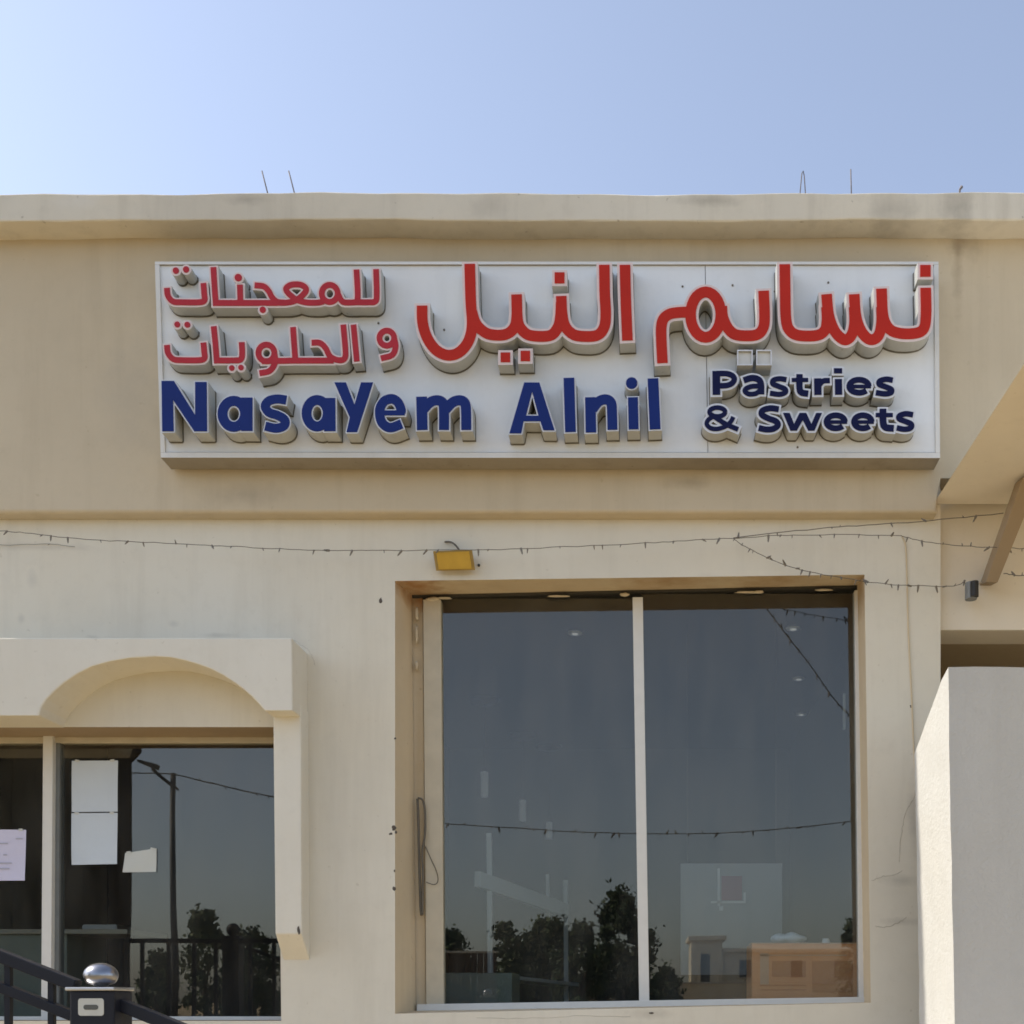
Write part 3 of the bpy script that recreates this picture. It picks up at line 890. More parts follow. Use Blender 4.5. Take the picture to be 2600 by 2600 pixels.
lettering("joined_letters", [[
    S(6, [(1703, 375), (1707, 680), (1680, 850), (1580, 905), (1400, 905), (1275, 850), (1205, 700), (1187, 385)], b6),
    S(6, [(1187, 600), (1188, 780), (1155, 925), (1080, 980), (1000, 945), (930, 840), (885, 680), (868, 450)], b6),
    S(6, [(868, 600), (872, 780), (840, 920), (770, 982), (690, 940), (620, 840), (568, 680), (545, 450)], b6),
    S(6, [(545, 600), (550, 750), (525, 870), (430, 930), (220, 930), (115, 870), (72, 740), (62, 400), (58, 100)], b6)]],
    BR, 0.116, M['rim_pink'], M['red'])
lettering("letter_dot", [[dot_sq(6, 1700, 176, 122, 136)]], 6.5, 0.111, M['rim_pink'], M['red'])
lettering("joined_letters", [[
    S(5, [(1443, 430), (1455, 740), (1435, 890), (1345, 972), (1120, 972), (1015, 900), (945, 760), (930, 620)], b5),
    S(5, ell(733, 722, 186, 278), b5, False),
    S(5, [(530, 690), (400, 695), (290, 715), (215, 775), (188, 880), (190, 1050), (203, 1315)], b5)]],
    BR, 0.116, M['rim_pink'], M['red'])
# two dots of the same word that have lost their red faces: open boxes
def open_dot(z, cx, cy, w, h, depth):
    ox, oy, s = ZO[z]
    x0, x1, y0, y1 = ox + (cx - w / 2) / s, ox + (cx + w / 2) / s, oy + (cy - h / 2) / s, oy + (cy + h / 2) / s
    o = prism_from_px("letter_dot", [[(x0, y0), (x1, y0), (x1, y1), (x0, y1)]], FY - depth, FY - 0.0005, [M['return'], M['rim_white']], sign,
                      holes=[[(x0 + 3, y0 + 3), (x1 - 3, y0 + 3), (x1 - 3, y1 - 3), (x0 + 3, y1 - 3)]], front_mat=1)
    quad_solid("backing", [(x0 + 2, y0 + 2), (x1 - 2, y0 + 2), (x1 - 2, y1 - 2), (x0 + 2, y1 - 2)], FY - depth * 0.86, FY - depth * 0.82, M['hollow'], o, Yp=FY - depth)
open_dot(5, 1215, 1245, 190, 190, 0.115)
open_dot(5, 1448, 1245, 190, 190, 0.115)

SW, SR = 14.5, 4.5      # small Arabic lines
s1 = SW * 4.83
lettering("joined_letters", [[
    S(2, [(1280, 165), (1288, 470), (1270, 560), (1180, 570), (1060, 570)], s1),
    S(2, [(1040, 170), (1055, 450), (1050, 560)], s1),
    S(2, [(1060, 570), (900, 572), (850, 540), (815, 470)], s1),
    S(2, ell(712, 462, 98, 105), s1, False),
    S(2, [(640, 560), (560, 575), (420, 572), (300, 540)], s1),
    S(2, [(300, 540), (200, 455), (178, 400), (230, 360), (300, 350), (370, 360), (420, 400), (405, 455), (300, 545), (180, 575), (40, 575)], s1),
    S(1, [(1620, 575), (1520, 565), (1455, 510), (1410, 430), (1350, 375), (1240, 362)], s1),
    S(1, [(1520, 578), (1100, 578), (770, 578)], s1, False),
    S(1, [(1060, 355), (1066, 575)], s1, False),
    S(1, [(735, 140), (748, 360), (765, 612)], s1)]], SR, 0.098, M['rim_pink'], M['crimson'])
lettering("letter", [[S(1, [(165, 395), (178, 490), (240, 560), (350, 570), (560, 570), (625, 545), (622, 460), (612, 335)], s1)]], SR, 0.098, M['rim_pink'], M['crimson'])
for cx, cy, r in ((275, 182, 34), (400, 168, 34), (1040, 268, 40), (1340, 662, 34)):
    lettering("letter_dot", [[S(1, ell(cx, cy, r * 0.55, r * 0.55), r * 1.15, False)]], 5.0, 0.10, M['rim_pink'], M['crimson'])
lettering("joined_letters", [[
    S(2, [(878, 845), (905, 1150), (900, 1245), (860, 1280), (780, 1270), (710, 1225), (660, 1130), (590, 1068), (490, 1066)], s1),
    S(2, [(760, 1285), (300, 1285), (-120, 1292)], s1, False),
    S(2, [(262, 875), (290, 1280)], s1, False),
    S(1, ell(1385, 1192, 98, 102), s1, False),
    S(1, [(1484, 1200), (1492, 1310), (1425, 1410), (1300, 1440)], s1)]], SR, 0.098, M['rim_pink'], M['crimson'])
lettering("letter", [[S(2, [(1003, 845), (1045, 1295)], s1, False)]], SR, 0.096, M['rim_pink'], M['crimson'])
lettering("letter", [[S(2, ell(1412, 1010, 90, 92), s1, False), S(2, [(1502, 1010), (1520, 1110), (1480, 1215), (1340, 1258)], s1)]], SR, 0.098, M['rim_pink'], M['crimson'])
lettering("joined_letters", [[S(1, [(1082, 1060), (1088, 1200), (1070, 1270), (1000, 1283), (785, 1283)], s1), S(1, [(738, 865), (760, 1080), (778, 1318)], s1)]], SR, 0.098, M['rim_pink'], M['crimson'])
lettering("letter", [[S(1, [(165, 1095), (180, 1195), (245, 1268), (350, 1280), (560, 1280), (625, 1255), (622, 1170), (612, 1065)], s1)]], SR, 0.098, M['rim_pink'], M['crimson'])
for cx, cy, r in ((292, 842, 32), (415, 845, 32), (960, 1376, 30), (1073, 1370, 30)):
    lettering("letter_dot", [[S(1, ell(cx, cy, r * 0.55, r * 0.55), r * 1.15, False)]], 5.0, 0.10, M['rim_pink'], M['crimson'])

# blue line: NasaYem Alnil
NR = 3.2
def blue(sts, d=0.122):
    sts = [(p, w if p == 'poly' else w * 1.07) for p, w in sts]
    lettering("letter", [sts], NR, d, M['rim_white'], M['blue'])
blue([PG(7, [(95, 128), (240, 128), (487, 525), (487, 140), (622, 140), (627, 716), (476, 716), (229, 350), (237, 716), (103, 716)])])
blue([S(7, ell(938, 512, 132, 152), 108, False), S(7, [(1092, 322), (1092, 712)], 122, False)])
blue([S(7, [(1552, 352), (1450, 338), (1350, 360), (1305, 425), (1350, 495), (1450, 530), (1530, 580), (1525, 650), (1430, 680), (1305, 655)], 98)])
blue([S(8, ell(68, 482, 118, 148), 102, False), S(8, [(207, 312), (210, 682)], 120, False)])
blue([PG(8, [(260, 138), (390, 138), (484, 385), (558, 138), (692, 138), (514, 692), (396, 692), (432, 530)])])
blue([S(8, [(1000, 478), (1003, 440), (975, 370), (930, 330), (885, 322), (820, 345), (775, 410), (765, 485), (785, 575), (840, 630), (905, 640), (1010, 600)], 98), S(8, [(800, 478), (1045, 478)], 52, False)])
blue([S(8, [(1232, 298), (1240, 668)], 112, False), S(8, [(1250, 440), (1330, 360), (1410, 338), (1470, 370), (1482, 470), (1482, 668)], 104),
      S(8, [(1500, 440), (1580, 360), (1660, 338), (1715, 370), (1728, 470), (1730, 668)], 104)])
blue([PG(9, [(268, 183), (357, 183), (357, 285), (288, 556), (262, 612), (236, 750), (103, 750)]), PG(9, [(357, 183), (437, 183), (607, 716), (482, 716), (447, 612), (428, 556), (357, 285)]),
      PG(9, [(280, 553), (436, 553), (452, 615), (255, 615)])])
blue([S(9, [(766, 132), (784, 735)], 112, False)])
blue([S(9, [(1005, 348), (1012, 740)], 110, False), S(9, [(1030, 480), (1100, 395), (1180, 372), (1238, 415), (1248, 540), (1252, 710)], 104)])
blue([S(9, [(1480, 348), (1488, 705)], 104, False)])
blue([S(9, ell(1466, 190, 30, 30), 64, False)], 0.119)
blue([S(9, [(1703, 138), (1728, 705)], 112, False)])

# navy lines: Pastries / & Sweets; letters share one body per word
def wd(ls): lettering("word", [[(p, w if p == 'poly' else w * 1.12) for p, w in st] for st in ls], 5.0, 0.104, M['rim_white'], M['navy'])
def e_(cx, cy, rx, ry, w, z):
    return [S(z, ell(cx, cy, rx, ry, 0, 318, 22), w, False), S(z, [(cx - rx * 0.9, cy + 4), (cx + rx + w * 0.42, cy + 4)], w * 0.62, False)]
wd([[S(10, [(376, 210), (380, 598)], 112, False), S(10, [(380, 252), (540, 252), (640, 285), (672, 345), (630, 415), (530, 448), (390, 450)], 80)],
    [S(10, [(825, 362), (950, 325), (1060, 345), (1108, 420), (1112, 590)], 90), S(10, [(1110, 455), (960, 462), (862, 500), (850, 548), (920, 588), (1030, 575), (1110, 515)], 70)],
    [S(10, [(1525, 352), (1410, 335), (1310, 362), (1305, 420), (1400, 462), (1500, 505), (1505, 560), (1410, 592), (1255, 572)], 74)],
    [S(10, [(1738, 262), (1738, 480), (1770, 560), (1880, 580)], 92), S(10, [(1612, 356), (1880, 356)], 58, False)],
    [S(11, [(338, 310), (342, 562)], 100, False), S(11, [(345, 430), (420, 352), (525, 342)], 72)],
    [S(11, [(655, 320), (660, 560)], 98, False)],
    [S(11, [(650, 155), (650, 232)], 112, False)],
    e_(972, 430, 150, 100, 78, 11),
    [S(11, [(1490, 338), (1390, 322), (1290, 350), (1285, 402), (1380, 440), (1465, 478), (1460, 528), (1370, 548), (1230, 528)], 74)]])
lettering("letter", [[S(10, ell(395, 880, 128, 72), 74, False), S(10, [(345, 945), (250, 1005), (222, 1080), (290, 1145), (410, 1155), (545, 1105), (620, 1030), (655, 960)], 72),
                      S(10, [(300, 925), (520, 1070), (735, 1165)], 78)]], 5.6, 0.104, M['rim_white'], M['navy'])
wd([[S(10, [(1400, 835), (1260, 818), (1135, 855), (1125, 925), (1230, 985), (1350, 1030), (1385, 1095), (1310, 1155), (1190, 1165), (1070, 1140)], 86)],
    [PG(0, [(1988, 1049), (2005, 1049), (2016, 1077), (2030, 1049), (2047, 1049), (2060, 1077), (2072, 1049), (2087, 1049), (2068, 1094), (2052, 1094), (2038.5, 1067), (2023, 1094), (2007, 1094)])],
    e_(615, 975, 142, 100, 78, 11), e_(1030, 975, 136, 100, 78, 11),
    [S(11, [(1338, 775), (1342, 985), (1380, 1060), (1505, 1076)], 92), S(11, [(1228, 872), (1490, 872)], 58, False)],
    [S(11, [(1800, 868), (1690, 852), (1595, 880), (1590, 930), (1690, 972), (1772, 1012), (1765, 1068), (1670, 1090), (1550, 1068)], 74)]])

# ------------------------------------------------------------------ yellow floodlight over the big window
fl = tag(empty("floodlight"), "small yellowed floodlight fixed above the big window", "floodlight")
A = [W(1099, 1399, -0.10), W(1199, 1395, -0.10), W(1207, 1448, -0.055), W(1107, 1450, -0.055)]
Bk_ = [W(1104, 1404, -0.045) , W(1196, 1401, -0.045), W(1202, 1441, -0.018), W(1111, 1443, -0.018)]
hexa("housing", A + Bk_, M['yellow_frame'], fl, 0.004)
def ins(q, t):
    c = (q[0] + q[1] + q[2] + q[3]) / 4
    return [v.lerp(c, t) for v in q]
n_ = (A[1] - A[0]).cross(A[3] - A[0]).normalized()
n_ = n_ if n_.y < 0 else -n_
ln = [v + n_ * 0.004 for v in ins(A, 0.16)]
hexa("lens", [v + n_ * 0.003 for v in ln] + [v - n_ * 0.003 for v in ln], M['yellow'], fl, 0.001)
c0 = W(1160, 1420, -0.03)
box("bracket", c0.x - 0.05, c0.x + 0.05, -0.03, -0.001, c0.z - 0.012, c0.z + 0.012, M['yellow_frame'], fl)
tube("cable", catmull([W(1168, 1400, -0.06), W(1158, 1386, -0.05), W(1146, 1377, -0.03), W(1130, 1376, -0.008)], 4), 0.006, M['wire'], fl)
lathe("screw", [(0.008, 0), (0.009, 0.008), (0.004, 0.012)], M['black'], tuple(W(1216, 1436, -0.001)), fl, 8, 'Y')

# ------------------------------------------------------------------ strings of small lamps
bulb_bm = bmesh.new()
add_tube(bulb_bm, [(0, 0, 0.004), (0, 0, -0.016)], 0.0065, 7)
add_tube(bulb_bm, [(0, 0, -0.016), (0, 0, -0.030), (0, 0, -0.040)], [0.0055, 0.0048, 0.001], 7)
bulb_me = bpy.data.meshes.new("bulb")
bulb_bm.to_mesh(bulb_me); bulb_bm.free()
bulb_me.materials.append(M['bulb'])

def string_lights(pts, label, nb, r=0.0021, seed=0, scale=0.9, group="strings of small lamps"):
    rnd = random.Random(seed)
    root = tag(empty("string_lights"), label, "string lights", group)
    path = catmull(pts, 6)
    path = [p + Vector((0, 0, rnd.uniform(-1, 1) * 0.003)) for p in path]
    tube("wire", path, r, M['wire'], root)
    L = [0]
    for a, b in zip(path, path[1:]): L.append(L[-1] + (b - a).length)
    for i in range(nb):
        s = (i + 0.5 + rnd.uniform(-0.48, 0.48)) / nb * L[-1]
        k = max(j for j in range(len(L)) if L[j] <= s)
        k = min(k, len(path) - 2)
        t = (s - L[k]) / max(1e-6, L[k + 1] - L[k])
        o = bpy.data.objects.new("bulb", bulb_me)
        link(o, root)
        o.location = path[k].lerp(path[k + 1], t)
        up = rnd.random() < 0.18
        o.rotation_euler = (rnd.uniform(-0.5, 0.5), (math.pi if up else 0) + rnd.gauss(0, 0.75), rnd.uniform(0, 6.28))
        sc = scale * rnd.uniform(0.5, 1.25)
        o.scale = (sc, sc, sc)
    return root
def path_px(lst, Y): return [W(x, y, Y) for x, y in lst]
string_lights(path_px([(-120, 1332), (0, 1347), (80, 1355), (220, 1370), (340, 1375), (500, 1384), (620, 1389), (760, 1396), (900, 1398), (1000, 1398), (1240, 1396), (1400, 1390), (1600, 1381), (1720, 1374), (1860, 1367)], -0.13),
              "long string of small dark lamps sagging across the wall below the sign", 34, seed=3)
string_lights(path_px([(1860, 1367), (1950, 1361), (2050, 1358), (2180, 1358), (2290, 1361)], -0.115),
              "short string of lamps along the wall top right of the big window head", 9, seed=4)
string_lights(path_px([(1862, 1366), (2050, 1345), (2200, 1333), (2360, 1322), (2548, 1303)], -0.125),
              "thin string of lamps rising to the canopy brace", 8, seed=5, r=0.0026)
string_lights(path_px([(1864, 1370), (1900, 1392), (1980, 1430), (2070, 1455), (2210, 1478), (2300, 1486), (2420, 1488), (2452, 1474)], -0.06),
              "string of lamps drooping over the top right corner of the big window", 24, seed=6)
string_lights(path_px([(2290, 1361), (2350, 1375), (2450, 1386), (2540, 1391), (2640, 1393), (2760, 1388)], -0.16),
              "string of lamps running right across the entrance under the canopy", 12, seed=7)
string_lights(path_px([(2548, 1456), (2600, 1462), (2720, 1466)], -0.15), "stub of lamp string right of the canopy brace end", 5, seed=8, r=0.0028)
string_lights(path_px([(-200, 1384), (0, 1384), (120, 1381), (190, 1388)], -0.006), "faint short lamp wire lying on the wall at the left edge", 2, seed=9, r=0.0011, scale=0.5)

wc = tag(tube("wall_cable", catmull(path_px([(2290, 1361), (2299, 1385), (2302, 1450), (2306, 1600), (2312, 1720), (2316, 1800), (2320, 1900), (2330, 2050)], -0.006), 5), 0.0045, M['jamb']),
         "plaster coloured cable running down the wall right of the big window", "cable")
lc = tag(empty("loose_cable"), "loose dark cable looped at the left jamb of the big window", "cable")
tube("strand", catmull(path_px([(1061, 2026), (1073, 2032), (1079, 2060), (1079, 2120), (1072, 2165), (1074, 2220), (1073, 2280), (1073, 2322)], GY - 0.07), 5), 0.0075, M['wire'], lc)
tube("strand", catmull(path_px([(1060, 2028), (1062, 2080), (1064, 2160), (1066, 2240), (1068, 2300), (1070, 2325)], GY - 0.06), 5), 0.009, M['wire'], lc)
tube("strand", catmull(path_px([(1080, 2150), (1096, 2185), (1108, 2212), (1112, 2235), (1103, 2246), (1082, 2240)], GY - 0.06), 5), 0.0035, M['wire'], lc)

# wall spotlight under the canopy
sp = tag(empty("wall_spotlight"), "small black cylinder spotlight on the wall under the canopy", "spotlight")
c = W(2463, 1503, 0.02)
bm = bmesh.new()
add_tube(bm, [c + Vector((0, -0.02, -0.055)), c + Vector((0, -0.02, 0.05))], 0.037, 18)
bm_obj("body", bm, M['camera_grey'], sp, False)
bm = bmesh.new()
add_tube(bm, [c + Vector((0.012, -0.055, -0.05)), c + Vector((0.012, -0.055, 0.045))], 0.026, 14)
bm_obj("lens_hood", bm, M['black'], sp)
tube("arm", [c + Vector((0, -0.02, 0.02)), c + Vector((0.02, 0.079, 0.03))], 0.008, M['camera_grey'], sp)
tube("lead", catmull([c + Vector((0.03, 0.0, 0.045)), W(2490, 1480, 0.05), W(2528, 1462, 0.06)], 5), 0.004, M['jamb'], sp)

# bars left sticking out of the roof
for pts, lab in ((((665, 434), (682, 500)), "leftmost leaning steel bar sticking up from the roof edge"), (((733, 434), (750, 500)), "leaning steel bar second from the left on the roof edge"),
                 (((2034, 505), (2029, 436)), None), (((2162, 505), (2160, 430)), "straight upright steel bar alone on the roof right of centre")):
    if lab:
        a, b = [W(x, y, 0.25) for x, y in pts]
        tag(tube("rebar_rod", [a.lerp(b, t) for t in (0, 0.5, 1)], 0.0042, M['rust']), lab, "steel bar", "steel bars on the roof")
hp = tag(tube("rebar_rod", [W(2030, 505, 0.25), W(2036, 440, 0.25), W(2039, 434, 0.25), W(2042, 446, 0.25), W(2046, 505, 0.25)], 0.0034, M['rust']),
         "hairpin bent steel bar on the roof near the right", "steel bar", "steel bars on the roof")
kn = tag(tube("rebar_stub", [W(2436, 505, 0.2), W(2437, 482, 0.2), W(2442, 474, 0.2)], [0.004, 0.007, 0.011], M['rust']), "short stub of bent bar at the far right of the roof", "steel bar", "steel bars on the roof")

# ------------------------------------------------------------------ papers on the left window
def paper(name, corners, mat, label, Y=GY - 0.004):
    p = [W(x, y, Y) for x, y in corners]
    rnd = random.Random(int(corners[0][0]))
    bm = bmesh.new()
    nx, nz = 5, 6
    def pt(u, v, off): 
        a = p[0].lerp(p[1], u); b = p[3].lerp(p[2], u)
        q = a.lerp(b, v)
        return q + Vector((0, off - 0.0025 * math.sin(u * 5 + v * 4 + corners[0][0]) * (0.3 + v), 0))
    g = [[bm.verts.new(pt(i / nx, j / nz, -0.003)) for i in range(nx + 1)] for j in range(nz + 1)]
    h = [[bm.verts.new(pt(i / nx, j / nz, -0.0026)) for i in range(nx + 1)] for j in range(nz + 1)]
    for j in range(nz):
        for i in range(nx):
            bm.faces.new((g[j][i], g[j][i + 1], g[j + 1][i + 1], g[j + 1][i]))
            bm.faces.new((h[j][i], h[j + 1][i], h[j + 1][i + 1], h[j][i + 1]))
    o = tag(bm_obj(name, bm, mat, recalc=False), label, "paper")
    for u in (0.12, 0.88):
        c = p[0].lerp(p[1], u)
        a_ = rnd.uniform(-0.25, 0.25)
        v4 = [c + Vector((dx * math.cos(a_) - dz * math.sin(a_), -0.0062, dx * math.sin(a_) + dz * math.cos(a_))) for dx, dz in ((-0.014, 0.007), (0.014, 0.007), (0.014, -0.009), (-0.014, -0.009))]
        hexa("tape", v4 + [q + Vector((0, 0.0004, 0)) for q in v4], M['tape_clear'], o)
    return o
paper("paper_sheet", [(183, 1932), (300, 1931), (299, 2061), (182, 2062)], M['paper_blue'], "upper of two stacked blank white sheets taped to the left window")
paper("paper_sheet", [(182, 2065), (299, 2064), (298, 2194), (182, 2196)], M['paper_blue'], "lower of two stacked blank white sheets taped to the left window")
paper("paper_sheet", [(318, 2166), (398, 2154), (397, 2214), (312, 2215)], M['paper_white'], "small off white paper with slanting top on the left window")
lv = paper("paper_notice", [(-45, 2106), (67, 2107), (64, 2236), (-45, 2236)], M['paper_lav'], "lavender printed notice on the left window at the picture edge")
for i, (a, b, y) in enumerate(((40, 58, 2128), (8, 18, 2169), (-30, 20, 2140), (-34, 30, 2190), (-34, 24, 2204))):
    q = [W(x, yy, GY - 0.0115) for x, yy in ((a, y), (b, y), (b, y + 3), (a, y + 3))]
    mesh_obj("print_line", q, [(0, 1, 2, 3)], M['print'], lv)

# ------------------------------------------------------------------ iron stair railing, bottom left
rail = tag(empty("stair_railing"), "dark iron stair railing sloping down past a chrome topped post", "railing")
QY = -3.75
def bar(name, a, b, w, h, mat, parent, bev=0.003):
    a, b = Vector(a), Vector(b)
    t = (b - a).normalized()
    side = t.cross(Vector((0, 0, 1)))
    if side.length < 0.01: side = Vector((1, 0, 0))
    side.normalize()
    up = side.cross(t).normalized()
    p = [a - side * w / 2 - up * h / 2, a + side * w / 2 - up * h / 2, a + side * w / 2 + up * h / 2, a - side * w / 2 + up * h / 2]
    return hexa(name, p + [v + (b - a) for v in p], mat, parent, bev)
def sl(px, py): return W(px, py, QY)
bar("top_rail", sl(-420, 2262), sl(196, 2503), 0.045, 0.036, M['iron'], rail)
bar("lower_rail", sl(-420, 2337), sl(196, 2583), 0.04, 0.030, M['iron'], rail)
bar("top_rail", sl(300, 2548), sl(900, 2790), 0.045, 0.036, M['iron'], rail)
for x in (-330, -150, -80, 22, 132):
    bar("baluster", sl(x, 2430 + (x) * 0.39), sl(x, 3300), 0.018, 0.018, M['iron'], rail, 0.001)
for x in (400, 520):
    bar("baluster", sl(x, 2600 + (x - 400) * 0.39), sl(x, 3300), 0.018, 0.018, M['iron'], rail, 0.001)
c = sl(252, 2520)
k = (D + QY) / F
post = box("newel_post", c.x - 50 * k, c.x + 62 * k, QY - 0.06, QY + 0.06, 0.0, sl(0, 2516).z, M['iron'], rail, 0.006)
box("cap_plate", c.x - 58 * k, c.x + 64 * k, QY - 0.068, QY + 0.068, sl(0, 2516).z + 0.0003, sl(0, 2507).z, M['plate'], post, 0.003)
rr_ = 41 * k
prof = [(0.018, 0.0), (0.02, 0.006)] + [(rr_ * math.cos(R(a)), 0.012 + rr_ * 0.78 * (math.sin(R(a)) + 0.62)) for a in range(-38, 90, 8)] + [(0.0015, 0.012 + rr_ * 0.78 * 1.62)]
lathe("ball_finial", prof, M['chrome'], (c.x + 4 * k, QY, sl(0, 2507).z + 0.0003), post, 32)
bm = bmesh.new()
def rrect(bm, x0, x1, z0, z1, y, rad, th):
    pts_ = []
    for (cx, cz, a0) in ((x1 - rad, z1 - rad, 0), (x0 + rad, z1 - rad, 90), (x0 + rad, z0 + rad, 180), (x1 - rad, z0 + rad, 270)):
        for q in range(5):
            pts_.append((cx + rad * math.cos(R(a0 + q * 22.5)), cz + rad * math.sin(R(a0 + q * 22.5))))
    f = [bm.verts.new((x, y, z)) for x, z in pts_]; b = [bm.verts.new((x, y + th, z)) for x, z in pts_]
    bm.faces.new(f[::-1]); bm.faces.new(b)
    for i in range(len(f)): bm.faces.new((f[i], f[(i + 1) % len(f)], b[(i + 1) % len(f)], b[i]))
yf = QY - 0.0602
kk = (D + yf) / F
xa, xb, za, zb2 = (199 - HX) * kk, (264 - HX) * kk, EYE + (HY - 2579) * kk, EYE + (HY - 2535) * kk
rrect(bm, xa, xb, za, zb2, yf - 0.0016, 0.008, 0.0015)
bm_obj("sticker", bm, M['sticker'], post)
bm = bmesh.new()
xm, zm = (xa + xb) / 2, (za + zb2) / 2
rrect(bm, xm - 0.022, xm + 0.022, zm - 0.008, zm + 0.007, yf - 0.0024, 0.007, 0.0006)
bm_obj("sticker_mark", bm, M['sticker_mark'], post)

# railing along the terrace edge left of the view, mirrored in the left window
rl2 = tag(empty("terrace_railing"), "level black iron railing mirrored in the left window", "railing")
TY = -2.5
def rm(px, py): return RW(px, py, TY)
bar("top_rail", rm(290, 2390), rm(735, 2390), 0.045, 0.04, M['iron'], rl2)
bar("foot_rail", rm(290, 2640), rm(735, 2640), 0.03, 0.03, M['iron'], rl2)
for x in (303, 362, 428, 492, 548, 636, 696, 735):
    bar("baluster", rm(x, 2392), rm(x, 2700), 0.03, 0.03, M['iron'], rl2, 0.001)
q = rm(592, 2385)
np_ = box("newel_post", q.x - 0.075, q.x + 0.075, TY - 0.07, TY + 0.07, TZ + 0.0005, q.z + 0.03, M['iron'], rl2, 0.005)
lathe("ball_finial", [(0.02, 0.0)] + [(0.06 * math.cos(R(a)), 0.055 + 0.06 * math.sin(R(a))) for a in range(-60, 90, 12)] + [(0.001, 0.115)], M['iron'], (q.x, TY, q.z + 0.03), np_, 18)
bar("brace", rm(625, 2405), rm(720, 2440), 0.03, 0.03, M['iron'], rl2, 0.001)

# ------------------------------------------------------------------ inside the shop
def pend(px, ytop, ybot, tb, lab, group="pendant lamps"):
    h = CEIL - EYE
    d = h * F / (HY - ytop)
    Y = d - D
    r = tag(empty("pendant_lamp"), lab, "lamp", group)
    x = (px - HX) * d / F
    zb_ = EYE + (HY - ybot) * d / F; zt_ = EYE + (HY - tb) * d / F
    lathe("ceiling_rose", [(0.12, -0.05), (0.15, -0.012), (0.15, -0.001)], M['black'], (x, Y, CEIL), r, 18)
    tube("cord", [(x, Y, CEIL - 0.04), (x, Y, (CEIL + zt_) / 2), (x, Y, zt_)], 0.004, M['black'], r)
    lathe("shade", [(0.034, zb_), (0.036, zb_ + 0.01), (0.036, zt_ - 0.01), (0.01, zt_)], M['tube_lamp'], (x, Y, 0), r, 14)
pend(1230, 1775, 2024, 1958, "nearest tube shaped pendant lamp behind the left glass of the big window")
pend(1327, 1865, 2085, 2030, "middle tube shaped pendant lamp behind the left glass of the big window")
pend(1394, 1893, 2130, 2086, "farthest tube shaped pendant lamp behind the left glass of the big window")
def spot(px, py, lab):
    d = (CEIL - EYE) * F / (HY - py)
    o = tag(empty("ceiling_spot"), lab, "lamp", "recessed ceiling spots")
    x = (px - HX) * d / F
    lathe("bezel", [(0.028, -0.012), (0.055, -0.010), (0.06, -0.001)], M['white_int'], (x, d - D, CEIL), o, 16)
    lathe("lamp", [(0.024, -0.016), (0.027, -0.0125)], M['spot_lamp'], (x, d - D, CEIL), o, 12)
spot(1460, 1606, "recessed ceiling spot behind the left glass of the big window")
spot(2014, 1594, "topmost recessed ceiling spot behind the right glass")
spot(2028, 1722, "second recessed ceiling spot behind the right glass")
spot(2034, 1812, "third recessed ceiling spot behind the right glass")

# white display cabinet, counter, carton, menu board
dc = tag(empty("display_cabinet"), "white framed display cabinet standing inside the left glass", "cabinet")
def iw(px, py, Y): return W(px, py, Y)
a, b = iw(1212, 2232, 1.5), iw(1438, 2312, 3.2)
bar("top_band", a, b, 0.05, 0.12, M['white_int'], dc)
bar("post", iw(1242, 2116, 1.7), iw(1246, 2545, 1.7), 0.04, 0.04, M['white_int'], dc)
bar("post", iw(1436, 2235, 3.2), iw(1438, 2545, 3.2), 0.04, 0.04, M['white_int'], dc)
bar("post", iw(1390, 2220, 3.0), iw(1392, 2330, 3.0), 0.03, 0.03, M['white_int'], dc)
bar("shelf", iw(1246, 2480, 1.7), iw(1438, 2500, 3.2), 0.25, 0.03, M['white_int'], dc)
ct = tag(box("shop_counter", iw(1080, 0, 1.0).x, iw(1300, 0, 1.0).x, 1.0, 1.5, TZ + 0.001, iw(0, 2470, 1.0).z, M['green_int'], bevel=0.01), "low grey green counter inside behind the left glass", "counter")

mb = tag(empty("menu_board"), "pale square board with pink square hanging inside the right glass", "board")
MY = 1.4
p = [iw(1728, 2192, MY), iw(1986, 2192, MY), iw(1986, 2475, MY), iw(1728, 2475, MY)]
hexa("panel", p + [v + Vector((0, 0.02, 0)) for v in p], M['board'], mb, 0.002)
p = [iw(1832, 2224, MY - 0.005), iw(1884, 2224, MY - 0.005), iw(1884, 2286, MY - 0.005), iw(1832, 2286, MY - 0.005)]
hexa("pink_square", p + [v + Vector((0, 0.004, 0)) for v in p], M['pink'], mb)
for (x0, x1, y0, y1) in ((1822, 1828, 2205, 2300), (1805, 1893, 2288, 2293), (1888, 1893, 2266, 2287), (1826, 1836, 2301, 2312)):
    p = [iw(x0, y0, MY - 0.009), iw(x1, y0, MY - 0.009), iw(x1, y1, MY - 0.009), iw(x0, y1, MY - 0.009)]
    hexa("white_mark", p + [v + Vector((0, 0.003, 0)) for v in p], M['white_int'], mb)
for x in (1745, 1970):
    tube("hanger", [iw(x, 2192, MY), Vector((iw(x, 2192, MY).x, MY, CEIL))], 0.002, M['wire'], mb)

